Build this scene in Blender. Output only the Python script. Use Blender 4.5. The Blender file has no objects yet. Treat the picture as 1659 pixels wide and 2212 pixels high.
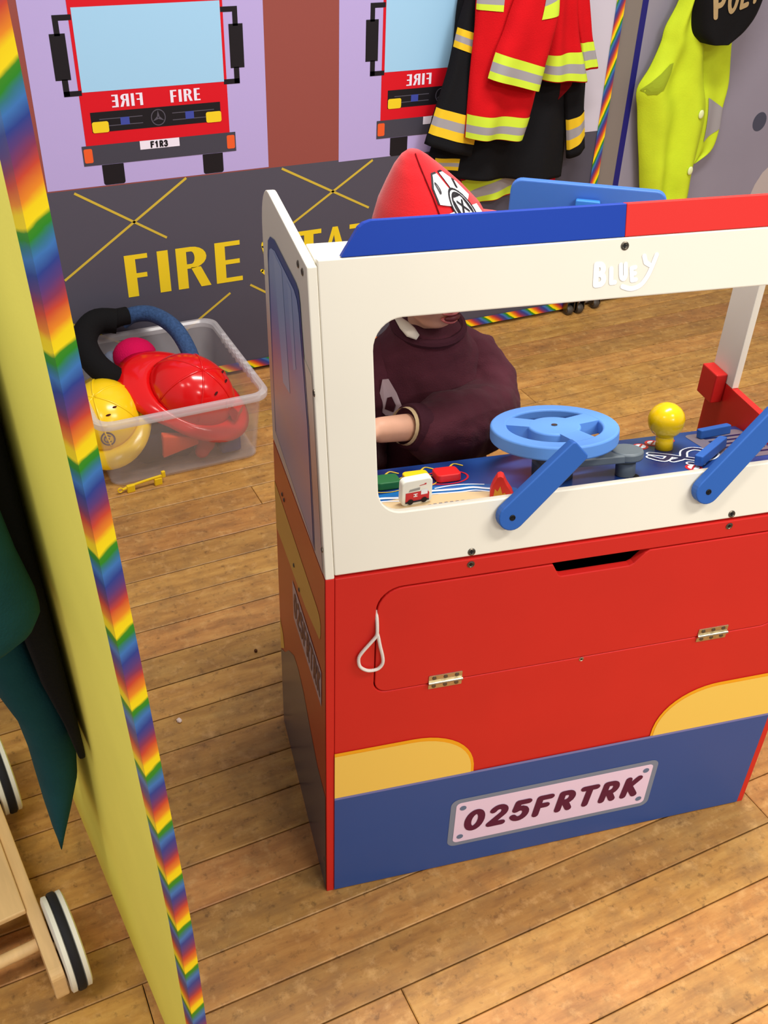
import bpy, bmesh, math, random
from mathutils import Vector, Matrix, noise
random.seed(7)
PI = math.pi
scene = bpy.context.scene
COL = scene.collection

# ------------------------------------------------------------------ camera
cam_d = bpy.data.cameras.new('camera'); cam = bpy.data.objects.new('camera', cam_d); COL.objects.link(cam)
yaw, pitch, roll = 0.468689, 0.628955, 0.037721
fwd = Vector((math.sin(yaw)*math.cos(pitch), math.cos(yaw)*math.cos(pitch), -math.sin(pitch)))
rgt = fwd.cross(Vector((0, 0, 1))).normalized(); upv = rgt.cross(fwd)
rx = rgt*math.cos(roll)+upv*math.sin(roll); ux = -rgt*math.sin(roll)+upv*math.cos(roll)
m = Matrix((rx, ux, -fwd)).transposed().to_4x4(); m.translation = Vector((0, 0, 1.45)); cam.matrix_world = m
cam_d.sensor_fit = 'HORIZONTAL'; cam_d.sensor_width = 36; cam_d.lens = 2176.8/1659*36
cam_d.clip_start = 0.05
scene.camera = cam
# ------------------------------------------------------------------ world, lights, exposure
w = bpy.data.worlds.new('world'); scene.world = w; w.use_nodes = True
w.node_tree.nodes['Background'].inputs[0].default_value = (0.97, 0.98, 1.0, 1)
w.node_tree.nodes['Background'].inputs[1].default_value = 0.34
scene.view_settings.view_transform = 'Standard'; scene.view_settings.look = 'None'
scene.view_settings.gamma = 1; scene.view_settings.use_curve_mapping = False
scene.view_settings.exposure = 0.2
def area(name, loc, target, sx, sy, power, col=(1, .955, .9)):
    l = bpy.data.lights.new(name, 'AREA'); l.shape = 'RECTANGLE'; l.size = sx; l.size_y = sy; l.energy = power; l.color = col
    o = bpy.data.objects.new(name, l); COL.objects.link(o); o.location = loc
    d = Vector(target)-Vector(loc); o.rotation_euler = d.to_track_quat('-Z', 'Y').to_euler(); return o
area('ceiling_light', (1.7, -0.3, 2.65), (1.7, -0.3, 0), 1.2, .3, 36)
area('ceiling_light.001', (1.2, 1.25, 2.65), (1.2, 1.25, 0), 1.2, .3, 44)
area('ceiling_light.002', (-0.9, 0.3, 2.65), (-0.9, 0.3, 0), 1.2, .3, 27)
area('ceiling_light.003', (0.9, -2.3, 2.65), (0.9, -2.3, 0), 1.2, .4, 66)

# ------------------------------------------------------------------ materials
def lin(c):
    c /= 255.0
    return c/12.92 if c <= .04045 else ((c+.055)/1.055)**2.4
def C(r, g, b): return (lin(r), lin(g), lin(b), 1)
MATS = {}
def M(name, rgb, rough=.5, spec=.5, metal=0., var=0., vs=30., bump=0., bs=200., sheen=0., coat=0., stretch=None):
    if name in MATS: return MATS[name]
    mt = bpy.data.materials.new(name); mt.use_nodes = True; nt = mt.node_tree; b = nt.nodes['Principled BSDF']
    col = C(*rgb)
    b.inputs['Base Color'].default_value = col; b.inputs['Roughness'].default_value = rough
    b.inputs['Specular IOR Level'].default_value = spec; b.inputs['Metallic'].default_value = metal
    b.inputs['Sheen Weight'].default_value = sheen; b.inputs['Coat Weight'].default_value = coat
    tc = nt.nodes.new('ShaderNodeTexCoord'); mp = nt.nodes.new('ShaderNodeMapping')
    nt.links.new(tc.outputs['Object'], mp.inputs[0])
    if stretch: mp.inputs['Scale'].default_value = stretch
    if var > 0:
        n = nt.nodes.new('ShaderNodeTexNoise'); n.inputs['Scale'].default_value = vs; n.inputs['Detail'].default_value = 4
        nt.links.new(mp.outputs[0], n.inputs[0])
        r = nt.nodes.new('ShaderNodeValToRGB')
        r.color_ramp.elements[0].position = .3; r.color_ramp.elements[1].position = .7
        r.color_ramp.elements[0].color = tuple(x*(1-var) for x in col[:3])+(1,)
        r.color_ramp.elements[1].color = tuple(min(1, x*(1+var)) for x in col[:3])+(1,)
        nt.links.new(n.outputs['Fac'], r.inputs[0]); nt.links.new(r.outputs[0], b.inputs['Base Color'])
    if bump > 0:
        n = nt.nodes.new('ShaderNodeTexNoise'); n.inputs['Scale'].default_value = bs; n.inputs['Detail'].default_value = 3
        nt.links.new(mp.outputs[0], n.inputs[0])
        bp = nt.nodes.new('ShaderNodeBump'); bp.inputs['Strength'].default_value = bump; bp.inputs['Distance'].default_value = .002
        nt.links.new(n.outputs['Fac'], bp.inputs['Height']); nt.links.new(bp.outputs[0], b.inputs['Normal'])
    MATS[name] = mt; return mt
def N(nt, t, **k):
    n = nt.nodes.new(t)
    for a, v in k.items(): setattr(n, a, v)
    return n

cream = M('cream_paint', (240, 234, 216), .42, .4, var=.015, vs=6)
red_p = M('red_paint', (214, 38, 32), .45, .35, var=.03, vs=8, bump=.03, bs=300)
bar_red = M('bright_red_paint', (226, 48, 42), .5, .3)
bar_blue = M('royal_blue_paint', (14, 62, 168), .5, .3)
mid_blue = M('mid_blue_paint', (62, 110, 190), .5, .3)
lev_blue = M('lever_blue_paint', (44, 96, 176), .5, .3, bump=.04, bs=150)
lt_blue = M('light_blue_paint', (98, 152, 228), .5, .3, bump=.03, bs=200)
tab_blue = M('sky_blue_paint', (52, 124, 206), .5, .3)
side_red = M('side_print_red', (196, 62, 32), .35, .4, var=.05, vs=5)
pr_yel = M('print_yellow', (252, 212, 96), .4, .4)
pr_or = M('print_orange', (252, 176, 24), .4, .4)
pr_blue = M('print_blue', (46, 82, 150), .4, .4, var=.02, vs=6)
pr_lil = M('print_lilac', (124, 128, 186), .4, .4)
pr_pink = M('print_pink', (244, 220, 244), .4, .4)
pr_grey = M('print_grey', (128, 140, 160), .4, .4)
pr_dot = M('print_bluegrey', (104, 122, 152), .4, .4)
pr_mar = M('print_maroon', (92, 14, 58), .4, .4)
white = M('pure_white', (252, 252, 252), .5, .4)
metal = M('nickel', (196, 186, 160), .3, .5, metal=1., var=.1, vs=200)
screw_m = M('screw_steel', (120, 112, 100), .35, .5, metal=1.)
rope_m = M('white_cord', (240, 232, 222), .8, .2, bump=.4, bs=900)
grey_pl = M('dark_grey_plastic', (96, 106, 112), .45, .4)
yel_pl = M('yellow_gloss', (250, 208, 10), .2, .5)
gre_pl = M('green_paint', (24, 100, 54), .4, .4)
yel_b = M('button_yellow', (246, 196, 22), .4, .4)
black = M('black', (16, 15, 17), .6, .3)
pblack = M('print_black', (22, 18, 24), .55, .3)
# ------------------------------------------------------------------ mesh helpers
ID = lambda x, y, z: Vector((x, y, z))
def face(bm, vs):
    try: return bm.faces.new(vs)
    except ValueError: return None
def poly(bm, pts): return face(bm, [bm.verts.new(p) for p in pts])
def box(bm, x0, x1, y0, y1, z0, z1, f=ID):
    v = [bm.verts.new(f(x, y, z)) for x in (x0, x1) for y in (y0, y1) for z in (z0, z1)]
    for q in ((0, 1, 3, 2), (4, 6, 7, 5), (0, 4, 5, 1), (2, 3, 7, 6), (0, 2, 6, 4), (1, 5, 7, 3)): face(bm, [v[i] for i in q])
def prism(bm, pts, f, w0, w1):
    a = [bm.verts.new(f(u, v, w0)) for u, v in pts]; b = [bm.verts.new(f(u, v, w1)) for u, v in pts]
    face(bm, a); face(bm, b[::-1]); n = len(pts)
    for i in range(n): face(bm, (a[i], b[i], b[(i+1) % n], a[(i+1) % n]))
def ringprism(bm, outer, inner, f, w0, w1):
    n = len(outer)
    A, B, a, b = [[bm.verts.new(f(u, v, w)) for u, v in L] for L, w in ((outer, w0), (outer, w1), (inner, w0), (inner, w1))]
    for i in range(n):
        j = (i+1) % n
        face(bm, (A[i], A[j], a[j], a[i])); face(bm, (B[j], B[i], b[i], b[j]))
        face(bm, (A[j], A[i], B[i], B[j])); face(bm, (a[i], a[j], b[j], b[i]))
def rrect(x0, x1, y0, y1, r, n=6):
    if not hasattr(r, '__len__'): r = (r,)*4      # bl, br, tr, tl
    P = []
    for (cx, cy, a0, rr) in ((x0+r[0], y0+r[0], PI, r[0]), (x1-r[1], y0+r[1], 1.5*PI, r[1]), (x1-r[2], y1-r[2], 0, r[2]), (x0+r[3], y1-r[3], .5*PI, r[3])):
        for i in range(n+1):
            a = a0+.5*PI*i/n; P.append((cx+rr*math.cos(a), cy+rr*math.sin(a)))
    return P
def rect_match(x0, x1, y0, y1, inner, n=6):
    """outer rectangle points matching rrect(..., n) points one to one"""
    P = []; h = n//2
    cor = ((x0, y0), (x1, y0), (x1, y1), (x0, y1))
    for k in range(4):
        seg = inner[k*(n+1):(k+1)*(n+1)]; cx, cy = cor[k]; s, e = seg[0], seg[-1]
        for i in range(n+1):
            if k % 2 == 0:      # starts on vertical side, ends on horizontal side
                P.append((cx, s[1]+(cy-s[1])*i/h) if i <= h else (cx+(e[0]-cx)*(i-h)/(n-h), cy))
            else:
                P.append((s[0]+(cx-s[0])*i/h, cy) if i <= h else (cx, cy+(e[1]-cy)*(i-h)/(n-h)))
    return P
def circ(cx, cy, r, n=20, ry=None): return [(cx+r*math.cos(2*PI*i/n), cy+(ry or r)*math.sin(2*PI*i/n)) for i in range(n)]
def tube(bm, path, r, n=8, closed=False, cap=True, flat=1.0):
    P = [Vector(q) for q in path]; k = len(P); R = r if hasattr(r, '__len__') else [r]*k; rings = []; prev = None
    for i, q in enumerate(P):
        if closed: t = P[(i+1) % k]-P[i-1]
        else: t = P[min(i+1, k-1)]-P[max(i-1, 0)]
        t.normalize()
        if prev is None:
            a = Vector((0, 0, 1)) if abs(t.z) < .9 else Vector((1, 0, 0)); u = t.cross(a).normalized()
        else: u = (prev-t*prev.dot(t)).normalized()
        prev = u; v = t.cross(u)
        rings.append([bm.verts.new(q+(u*math.cos(2*PI*j/n)+v*math.sin(2*PI*j/n)*flat)*R[i]) for j in range(n)])
    for i in range(k if closed else k-1):
        A, B = rings[i], rings[(i+1) % k]
        for j in range(n): face(bm, (A[j], A[(j+1) % n], B[(j+1) % n], B[j]))
    if cap and not closed: face(bm, rings[0][::-1]); face(bm, rings[-1])
def blob(bm, path, R, n=12):
    """tapered limb with rounded ends"""
    P = [Vector(q) for q in path]; d0 = (P[0]-P[1]).normalized(); d1 = (P[-1]-P[-2]).normalized()
    pre = [(P[0]+d0*R[0]*math.sin(a), R[0]*math.cos(a)) for a in (1.45, 1.1, .7, .35)]
    post = [(P[-1]+d1*R[-1]*math.sin(a), R[-1]*math.cos(a)) for a in (.35, .7, 1.1, 1.45)]
    tube(bm, [q for q, _ in pre]+P+[q for q, _ in post], [x for _, x in pre]+list(R)+[x for _, x in post], n)
def loft(bm, rings, n=24, capb=True, capt=True, power=1.0):
    """rings: (cx, cy, z, rx, ry)"""
    V = []
    for cx, cy, z, a, b in rings:
        L = []
        for j in range(n):
            c, s = math.cos(2*PI*j/n), math.sin(2*PI*j/n)
            c = math.copysign(abs(c)**power, c); s = math.copysign(abs(s)**power, s)
            L.append(bm.verts.new((cx+a*c, cy+b*s, z)))
        V.append(L)
    for A, B in zip(V, V[1:]):
        for j in range(n): face(bm, (A[j], A[(j+1) % n], B[(j+1) % n], B[j]))
    if capb: face(bm, V[0][::-1])
    if capt: face(bm, V[-1])
def lathe(bm, prof, n=24, f=ID):
    V = [[bm.verts.new(f(r*math.cos(2*PI*j/n), r*math.sin(2*PI*j/n), z)) for j in range(n)] for r, z in prof]
    for A, B in zip(V, V[1:]):
        for j in range(n): face(bm, (A[j], A[(j+1) % n], B[(j+1) % n], B[j]))
    face(bm, V[0][::-1]); face(bm, V[-1])
def ellip(bm, c, r, n=16, k=10):
    c = Vector(c); prof = [(math.sin(PI*i/k), -math.cos(PI*i/k)) for i in range(1, k)]
    lathe(bm, prof, n, lambda x, y, z: c+Vector((x*r[0], y*r[1], z*r[2])))
def obj(name, bm, mat, parent=None, smooth=False, bevel=0., seg=2, label=None, cat=None, group=None, kind=None, mods=None):
    bmesh.ops.recalc_face_normals(bm, faces=bm.faces)
    me = bpy.data.meshes.new(name); bm.to_mesh(me); bm.free()
    if mat: me.materials.append(mat)
    if smooth:
        me.polygons.foreach_set('use_smooth', [True]*len(me.polygons))
        if smooth != 'all': me.set_sharp_from_angle(angle=math.radians(40))
    o = bpy.data.objects.new(name, me); COL.objects.link(o)
    if parent: o.parent = parent
    if bevel:
        b = o.modifiers.new('bevel', 'BEVEL'); b.width = bevel; b.segments = seg; b.limit_method = 'ANGLE'; b.angle_limit = math.radians(35)
    for k, v in (('label', label), ('category', cat), ('group', group), ('kind', kind)):
        if v: o[k] = v
    return o
def thing(name, label, cat, loc=(0, 0, 0), rotz=0, group=None):
    o = bpy.data.objects.new(name, None); COL.objects.link(o); o.location = loc; o.rotation_euler = (0, 0, rotz)
    o.empty_display_size = .1; o['label'] = label; o['category'] = cat
    if group: o['group'] = group
    return o
def BM(): return bmesh.new()
# ------------------------------------------------------------------ stroke lettering (flat ribbons with round ends)
def arc(cx, cy, rx_, ry_, a0, a1, n=8): return [(cx+rx_*math.cos(math.radians(a0+(a1-a0)*i/n)), cy+ry_*math.sin(math.radians(a0+(a1-a0)*i/n))) for i in range(n+1)]
GL = {
 '0': [arc(.3, .5, .3, .5, 0, 360, 18)],
 '2': [arc(.3, .72, .28, .28, 160, -30, 8)+[(.02, 0), (.6, 0)]],
 '5': [[(.56, 1), (.1, 1), (.06, .55)]+arc(.28, .32, .3, .32, 110, -150, 9)],
 '1': [[(.1, .8), (.3, 1), (.3, 0)]], '3': [arc(.28, .74, .26, .26, 150, -80, 8), arc(.28, .26, .3, .28, 85, -150, 8)],
 'F': [[(.55, 1), (.05, 1), (.05, 0)], [(.05, .52), (.45, .52)]],
 'R': [[(.05, 0), (.05, 1), (.3, 1)]+arc(.32, .73, .24, .27, 90, -90, 8)+[(.08, .46)], [(.28, .46), (.56, 0)]],
 'T': [[(0, 1), (.6, 1)], [(.3, 1), (.3, 0)]],
 'K': [[(.05, 1), (.05, 0)], [(.55, 1), (.08, .45)], [(.2, .55), (.58, 0)]],
 'P': [[(.05, 0), (.05, 1), (.3, 1)]+arc(.32, .73, .24, .27, 90, -90, 8)+[(.08, .46)]],
 'O': [arc(.3, .5, .3, .5, 0, 360, 18)], 'L': [[(.05, 1), (.05, 0), (.5, 0)]], 'I': [[(.1, 1), (.1, 0)]],
 'C': [arc(.32, .5, .3, .5, 50, 310, 14)], 'E': [[(.5, 1), (.05, 1), (.05, 0), (.5, 0)], [(.05, .52), (.42, .52)]],
 'D': [[(.05, 0), (.05, 1)]+arc(.1, .5, .45, .5, 90, -90, 10)+[(.05, 0)]],
 'B': [[(.05, 0), (.05, 1)]+arc(.25, .76, .25, .24, 90, -90, 7)+[(.1, .52)]+arc(.28, .26, .28, .26, 90, -90, 7)+[(.05, 0)]],
 'U': [[(.05, 1), (.05, .3)]+arc(.3, .3, .25, .3, 180, 360, 8)+[(.55, 1)]],
 'Y': [[(.02, 1), (.28, .5)], [(.58, 1), (.15, -.05)]],
}
RC = [0]
def ribbon(bm, pts, wd, f0):
    """flat stroke: f(u,v) -> Vector; pieces are staggered by microns so that no two faces coincide"""
    n = len(pts); x, y = pts[0]; e = 1e-4
    nn = (f0(x+e, y)-f0(x, y)).cross(f0(x, y+e)-f0(x, y)).normalized()
    def f(u, v): return f0(u, v)+nn*(RC[0] % 40)*5e-6
    for i in range(n-1):
        (x0, y0), (x1, y1) = pts[i], pts[i+1]; d = math.hypot(x1-x0, y1-y0)
        if d < 1e-7: continue
        nx, ny = -(y1-y0)/d*wd/2, (x1-x0)/d*wd/2; RC[0] += 1
        poly(bm, [f(x0+nx, y0+ny), f(x0-nx, y0-ny), f(x1-nx, y1-ny), f(x1+nx, y1+ny)])
    for x, y in pts: RC[0] += 1; poly(bm, [f(*q) for q in circ(x, y, wd/2, 10)])
def word(bm, s, x, y, h, adv, wd, f, wscale=1., shear=0., mirror=False):
    for ch in s:
        if ch != ' ':
            for st in GL[ch]:
                ribbon(bm, [(x+(px*wscale+py*shear)*h, y+py*h) for px, py in st], wd, f)
        x += adv
def flat(bm, pts, f): poly(bm, [f(u, v) for u, v in pts])
# ================================================================== SETTING
def wood_floor_mat():
    mt = bpy.data.materials.new('worn_floorboard'); mt.use_nodes = True; nt = mt.node_tree; b = nt.nodes['Principled BSDF']; L = nt.links.new
    geo = N(nt, 'ShaderNodeNewGeometry'); oi = N(nt, 'ShaderNodeObjectInfo')
    off = N(nt, 'ShaderNodeVectorMath', operation='SCALE'); cmb = N(nt, 'ShaderNodeCombineXYZ')
    L(oi.outputs['Random'], cmb.inputs[0]); L(oi.outputs['Random'], cmb.inputs[1]); L(cmb.outputs[0], off.inputs[0]); off.inputs['Scale'].default_value = 37
    add = N(nt, 'ShaderNodeVectorMath', operation='ADD'); L(geo.outputs['Position'], add.inputs[0]); L(off.outputs[0], add.inputs[1])
    mp = N(nt, 'ShaderNodeMapping'); mp.inputs['Scale'].default_value = (4, 20, 1); L(add.outputs[0], mp.inputs[0])
    g = N(nt, 'ShaderNodeTexNoise'); g.inputs['Scale'].default_value = 2.2; g.inputs['Detail'].default_value = 7; g.inputs['Roughness'].default_value = .62; L(mp.outputs[0], g.inputs[0])
    r = N(nt, 'ShaderNodeValToRGB'); e = r.color_ramp.elements
    e[0].position = .25; e[0].color = C(150, 98, 40); e[1].position = .75; e[1].color = C(206, 154, 72)
    x = r.color_ramp.elements.new(.5); x.color = C(186, 130, 52); L(g.outputs['Fac'], r.inputs[0])
    # per board tint
    hs = N(nt, 'ShaderNodeHueSaturation'); L(r.outputs[0], hs.inputs['Color'])
    mr = N(nt, 'ShaderNodeMapRange'); mr.inputs['To Min'].default_value = .78; mr.inputs['To Max'].default_value = 1.14; L(oi.outputs['Random'], mr.inputs[0]); L(mr.outputs[0], hs.inputs['Value'])
    mr2 = N(nt, 'ShaderNodeMapRange'); mr2.inputs['To Min'].default_value = .492; mr2.inputs['To Max'].default_value = .508
    mm = N(nt, 'ShaderNodeMath', operation='FRACT'); mu = N(nt, 'ShaderNodeMath', operation='MULTIPLY'); mu.inputs[1].default_value = 17.3
    L(oi.outputs['Random'], mu.inputs[0]); L(mu.outputs[0], mm.inputs[0]); L(mm.outputs[0], mr2.inputs[0]); L(mr2.outputs[0], hs.inputs['Hue'])
    hs.inputs['Saturation'].default_value = .94
    # worn greyish patches
    p = N(nt, 'ShaderNodeTexNoise'); p.inputs['Scale'].default_value = 14; p.inputs['Detail'].default_value = 8; p.inputs['Roughness'].default_value = .7; L(geo.outputs['Position'], p.inputs[0])
    pr = N(nt, 'ShaderNodeValToRGB'); pr.color_ramp.elements[0].position = .46; pr.color_ramp.elements[1].position = .68; L(p.outputs['Fac'], pr.inputs[0])
    m1 = N(nt, 'ShaderNodeMix', data_type='RGBA'); m1.inputs['B'].default_value = C(128, 98, 62)
    sc = N(nt, 'ShaderNodeMath', operation='MULTIPLY'); sc.inputs[1].default_value = .5; L(pr.outputs[0], sc.inputs[0]); L(sc.outputs[0], m1.inputs['Factor']); L(hs.outputs[0], m1.inputs['A'])
    # dark speckles and dents
    s = N(nt, 'ShaderNodeTexNoise'); s.inputs['Scale'].default_value = 58; s.inputs['Detail'].default_value = 6; s.inputs['Roughness'].default_value = .68; L(geo.outputs['Position'], s.inputs[0])
    sr = N(nt, 'ShaderNodeValToRGB'); sr.color_ramp.elements[0].position = .56; sr.color_ramp.elements[1].position = .70; L(s.outputs['Fac'], sr.inputs[0])
    s2 = N(nt, 'ShaderNodeMath', operation='MULTIPLY'); s2.inputs[1].default_value = .55; L(sr.outputs[0], s2.inputs[0])
    m2 = N(nt, 'ShaderNodeMix', data_type='RGBA'); m2.inputs['B'].default_value = C(70, 46, 28); L(s2.outputs[0], m2.inputs['Factor']); L(m1.outputs['Result'], m2.inputs['A'])
    # pale scuffs
    q = N(nt, 'ShaderNodeTexNoise'); q.inputs['Scale'].default_value = 38; q.inputs['Detail'].default_value = 6; q.inputs['Roughness'].default_value = .65
    ad = N(nt, 'ShaderNodeVectorMath', operation='ADD'); ad.inputs[1].default_value = (13, 4, 7); L(geo.outputs['Position'], ad.inputs[0]); L(ad.outputs[0], q.inputs[0])
    qr = N(nt, 'ShaderNodeValToRGB'); qr.color_ramp.elements[0].position = .54; qr.color_ramp.elements[1].position = .74; L(q.outputs['Fac'], qr.inputs[0])
    q2 = N(nt, 'ShaderNodeMath', operation='MULTIPLY'); q2.inputs[1].default_value = .55; L(qr.outputs[0], q2.inputs[0])
    m3 = N(nt, 'ShaderNodeMix', data_type='RGBA'); m3.inputs['B'].default_value = C(222, 176, 112); L(q2.outputs[0], m3.inputs['Factor']); L(m2.outputs['Result'], m3.inputs['A'])
    L(m3.outputs['Result'], b.inputs['Base Color'])
    rr = N(nt, 'ShaderNodeMapRange'); rr.inputs['To Min'].default_value = .34; rr.inputs['To Max'].default_value = .6; L(p.outputs['Fac'], rr.inputs[0]); L(rr.outputs[0], b.inputs['Roughness'])
    b.inputs['Specular IOR Level'].default_value = .35
    bp = N(nt, 'ShaderNodeBump'); bp.inputs['Strength'].default_value = .25; bp.inputs['Distance'].default_value = .0015; L(g.outputs['Fac'], bp.inputs['Height']); L(bp.outputs[0], b.inputs['Normal'])
    return mt
wood = wood_floor_mat()
bm = BM(); box(bm, -1.0, 4.0, -.2, 3.4, -.06, -.0125)
floor = obj('floor', bm, M('subfloor', (40, 26, 16), .9, .1, var=.2, vs=8), kind='structure', label='worn honey coloured strip floorboards')
seams = [2.35, 2.265, 2.178, 2.093, 2.010, 1.928, 1.8411, 1.7583, 1.6773, 1.5947, 1.5113, 1.4266, 1.3447, 1.2616, 1.181, 1.0978, 1.0146, .9321, .851, .7696, .6852, .6034, .5232, .4369]
while seams[-1] > -.19: seams.append(seams[-1]-.0824)
while seams[0] < 3.36: seams.insert(0, seams[0]+.0845)
joints = {(2.010, 1.928): [.64, 2.6], (.6852, .6034): [.405, 2.3], (2.178, 2.093): [1.54, -.1, 3.1]}
for y1, y0 in zip(seams, seams[1:]):
    js = joints.get((y1, y0))
    if js is None:
        x = -1.0+random.uniform(.2, 5.5); js = []
        while x < 3.9: js.append(x); x += random.uniform(3.2, 5)
    xs = [-1.0]+sorted(js)+[4.0]
    for xa, xb in zip(xs, xs[1:]):
        bm = BM(); g = random.uniform(.0007, .0014); g2 = .0007
        A = [(xa+g2, y0+g), (xb-g2, y0+g), (xb-g2, y1-g), (xa+g2, y1-g)]; e = .0016
        B = [(xa+g2+e, y0+g+e), (xb-g2-e, y0+g+e), (xb-g2-e, y1-g-e), (xa+g2+e, y1-g-e)]
        lo = [bm.verts.new((x, y, -.0125)) for x, y in A]; mi = [bm.verts.new((x, y, -.0011)) for x, y in A]; hi = [bm.verts.new((x, y, 0)) for x, y in B]
        for P, Q in ((lo, mi), (mi, hi)):
            for i in range(4): face(bm, (P[i], P[(i+1) % 4], Q[(i+1) % 4], Q[i]))
        face(bm, hi)
        obj('plank', bm, wood, floor)
wallm = M('painted_plaster', (206, 200, 196), .8, .2, var=.03, vs=4)
bm = BM(); box(bm, -1.0, 4.0, 3.4, 3.46, -.06, 2.9); obj('wall_back', bm, wallm, kind='structure')
bm = BM(); box(bm, 4.0, 4.06, -.2, 3.46, -.06, 2.9); obj('wall_right', bm, wallm, kind='structure')

# ------------------------------------------------------------------ rainbow tape material (uses uv: u along the tape in periods, v across)
def rainbow():
    mt = bpy.data.materials.new('rainbow_tape'); mt.use_nodes = True; nt = mt.node_tree; b = nt.nodes['Principled BSDF']; L = nt.links.new
    uv = N(nt, 'ShaderNodeUVMap'); sp = N(nt, 'ShaderNodeSeparateXYZ'); L(uv.outputs[0], sp.inputs[0])
    nz = N(nt, 'ShaderNodeTexNoise'); nz.inputs['Scale'].default_value = 3.0; nz.inputs['Detail'].default_value = 3; L(uv.outputs[0], nz.inputs[0])
    a = N(nt, 'ShaderNodeMath', operation='MULTIPLY_ADD'); a.inputs[1].default_value = .12; L(nz.outputs['Fac'], a.inputs[0]); L(sp.outputs[0], a.inputs[2])
    a2 = N(nt, 'ShaderNodeMath', operation='ADD'); L(a.outputs[0], a2.inputs[0]); L(sp.outputs[1], a2.inputs[1])
    fr = N(nt, 'ShaderNodeMath', operation='FRACT'); L(a2.outputs[0], fr.inputs[0])
    r = N(nt, 'ShaderNodeValToRGB'); r.color_ramp.interpolation = 'LINEAR'
    st = [(0, (252, 222, 12)), (.1, (250, 214, 10)), (.18, (240, 140, 30)), (.32, (206, 70, 44)), (.42, (140, 52, 84)), (.52, (92, 58, 120)), (.64, (44, 62, 140)), (.76, (62, 118, 184)), (.84, (50, 120, 130)), (.9, (44, 136, 30)), (.96, (60, 140, 20)), (1, (250, 220, 12))]
    r.color_ramp.elements[0].position = 0; r.color_ramp.elements[0].color = C(*st[0][1]); r.color_ramp.elements[1].position = 1; r.color_ramp.elements[1].color = C(*st[-1][1])
    for p, c in st[1:-1]: r.color_ramp.elements.new(p).color = C(*c)
    L(fr.outputs[0], r.inputs[0]); L(r.outputs[0], b.inputs['Base Color']); b.inputs['Roughness'].default_value = .45; b.inputs['Specular IOR Level'].default_value = .35
    return mt
rain = rainbow()
def tape(name, quads, parent, seg=24):
    """quads: (P0, P1, Q0, Q1, periods, vscale) strip from P0->P1 along, P->Q across; P, Q may be callables of t"""
    bm = BM(); ul = bm.loops.layers.uv.new('UVMap')
    for P, Q, per, v0, v1 in quads:
        prev = None
        for i in range(seg+1):
            t = i/seg; a = bm.verts.new(P(t)); b = bm.verts.new(Q(t))
            if prev:
                f = face(bm, (prev[0], a, b, prev[1]))
                for lp, (uu, vv) in zip(f.loops, ((prev[2], v0), (t*per, v0), (t*per, v1), (prev[2], v1))): lp[ul].uv = (uu, vv)
            prev = (a, b, t*per)
    return obj(name, bm, rain, parent)
lerp = lambda A, B: (lambda t: Vector(A).lerp(Vector(B), t))

# ================================================================== FIRE STATION MURAL PANEL
WY = 2.58
mural = thing('display_panel', 'freestanding mural panel printed with a fire station and two fire engines', 'panel', (1.05, WY, 0))
MO = Vector((1.05, WY, 0))
def mp_(off): return lambda x, z: Vector((x, WY-off, z))-MO
ml = mp_(0)
m_lav = M('mural_lavender', (182, 166, 220), .6, .3, bump=.05, bs=600)
m_pale = M('mural_pale_lavender', (206, 200, 214), .6, .3)
m_brown = M('mural_brick_brown', (146, 74, 66), .6, .3, bump=.05, bs=600)
m_road = M('mural_road_grey', (80, 77, 90), .6, .3, bump=.05, bs=600)
m_red = M('mural_red', (212, 10, 30), .55, .3)
m_glass = M('mural_glass_blue', (160, 206, 238), .55, .3)
m_dark = M('mural_bumper_grey', (66, 64, 76), .55, .3)
m_yel = M('mural_yellow', (238, 206, 34), .55, .3)
m_line = M('mural_line_yellow', (206, 178, 60), .55, .3)
m_or = M('mural_orange', (232, 92, 40), .55, .3)
m_blu = M('mural_badge_blue', (60, 72, 160), .55, .3)
m_wht = M('mural_white', (236, 228, 244), .55, .3)
m_gry = M('mural_badge_grey', (84, 80, 92), .5, .3)
bm = BM(); box(bm, -.85, .965, 0, .035, .012, 1.5); obj('board', bm, M('panel_core', (110, 100, 96), .7, .3), mural)
def mprint(name, pts, off, mat, parent=mural, label=None):
    bm = BM(); flat(bm, pts, mp_(off)); return obj(name, bm, mat, parent, label=label)
R4 = lambda x0, x1, z0, z1: [(x0, z0), (x1, z0), (x1, z1), (x0, z1)]
mprint('printed_road', R4(.2, 2.015, .012, .597), .0005, m_road)
mprint('printed_brick_wall', R4(.2, 2.015, .597, 1.5), .0005, m_brown)
mprint('printed_garage_bay', R4(.343, .921, .6, 1.42), .0010, m_lav)
mprint('printed_garage_bay', R4(1.125, 1.72, .592, 1.42), .0010, m_lav)
mprint('printed_garage_bay', R4(1.83, 2.015, .597, 1.42), .0010, m_pale)
def line(pts, off, wd, name='printed_line'):
    bm = BM()
    (x0, z0), (x1, z1) = pts; d = math.hypot(x1-x0, z1-z0); nx, nz = -(z1-z0)/d*wd/2, (x1-x0)/d*wd/2
    flat(bm, [(x0+nx, z0+nz), (x0-nx, z0-nz), (x1-nx, z1-nz), (x1+nx, z1+nz)], mp_(off)); return obj(name, bm, m_line, mural)
for s in (((.406, .589), (.628, .445)), ((.694, .596), (.349, .367)), ((.958, .592), (1.22, .453)), ((1.229, .587), (.987, .438)), ((.793, .261), (.65, .166)), ((.853, .276), (1.02, .165)), ((.33, .256), (.48, .16)), ((1.5, .59), (1.78, .44)), ((1.8, .59), (1.5, .40))):
    line(s, .0011, .0062)
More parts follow.
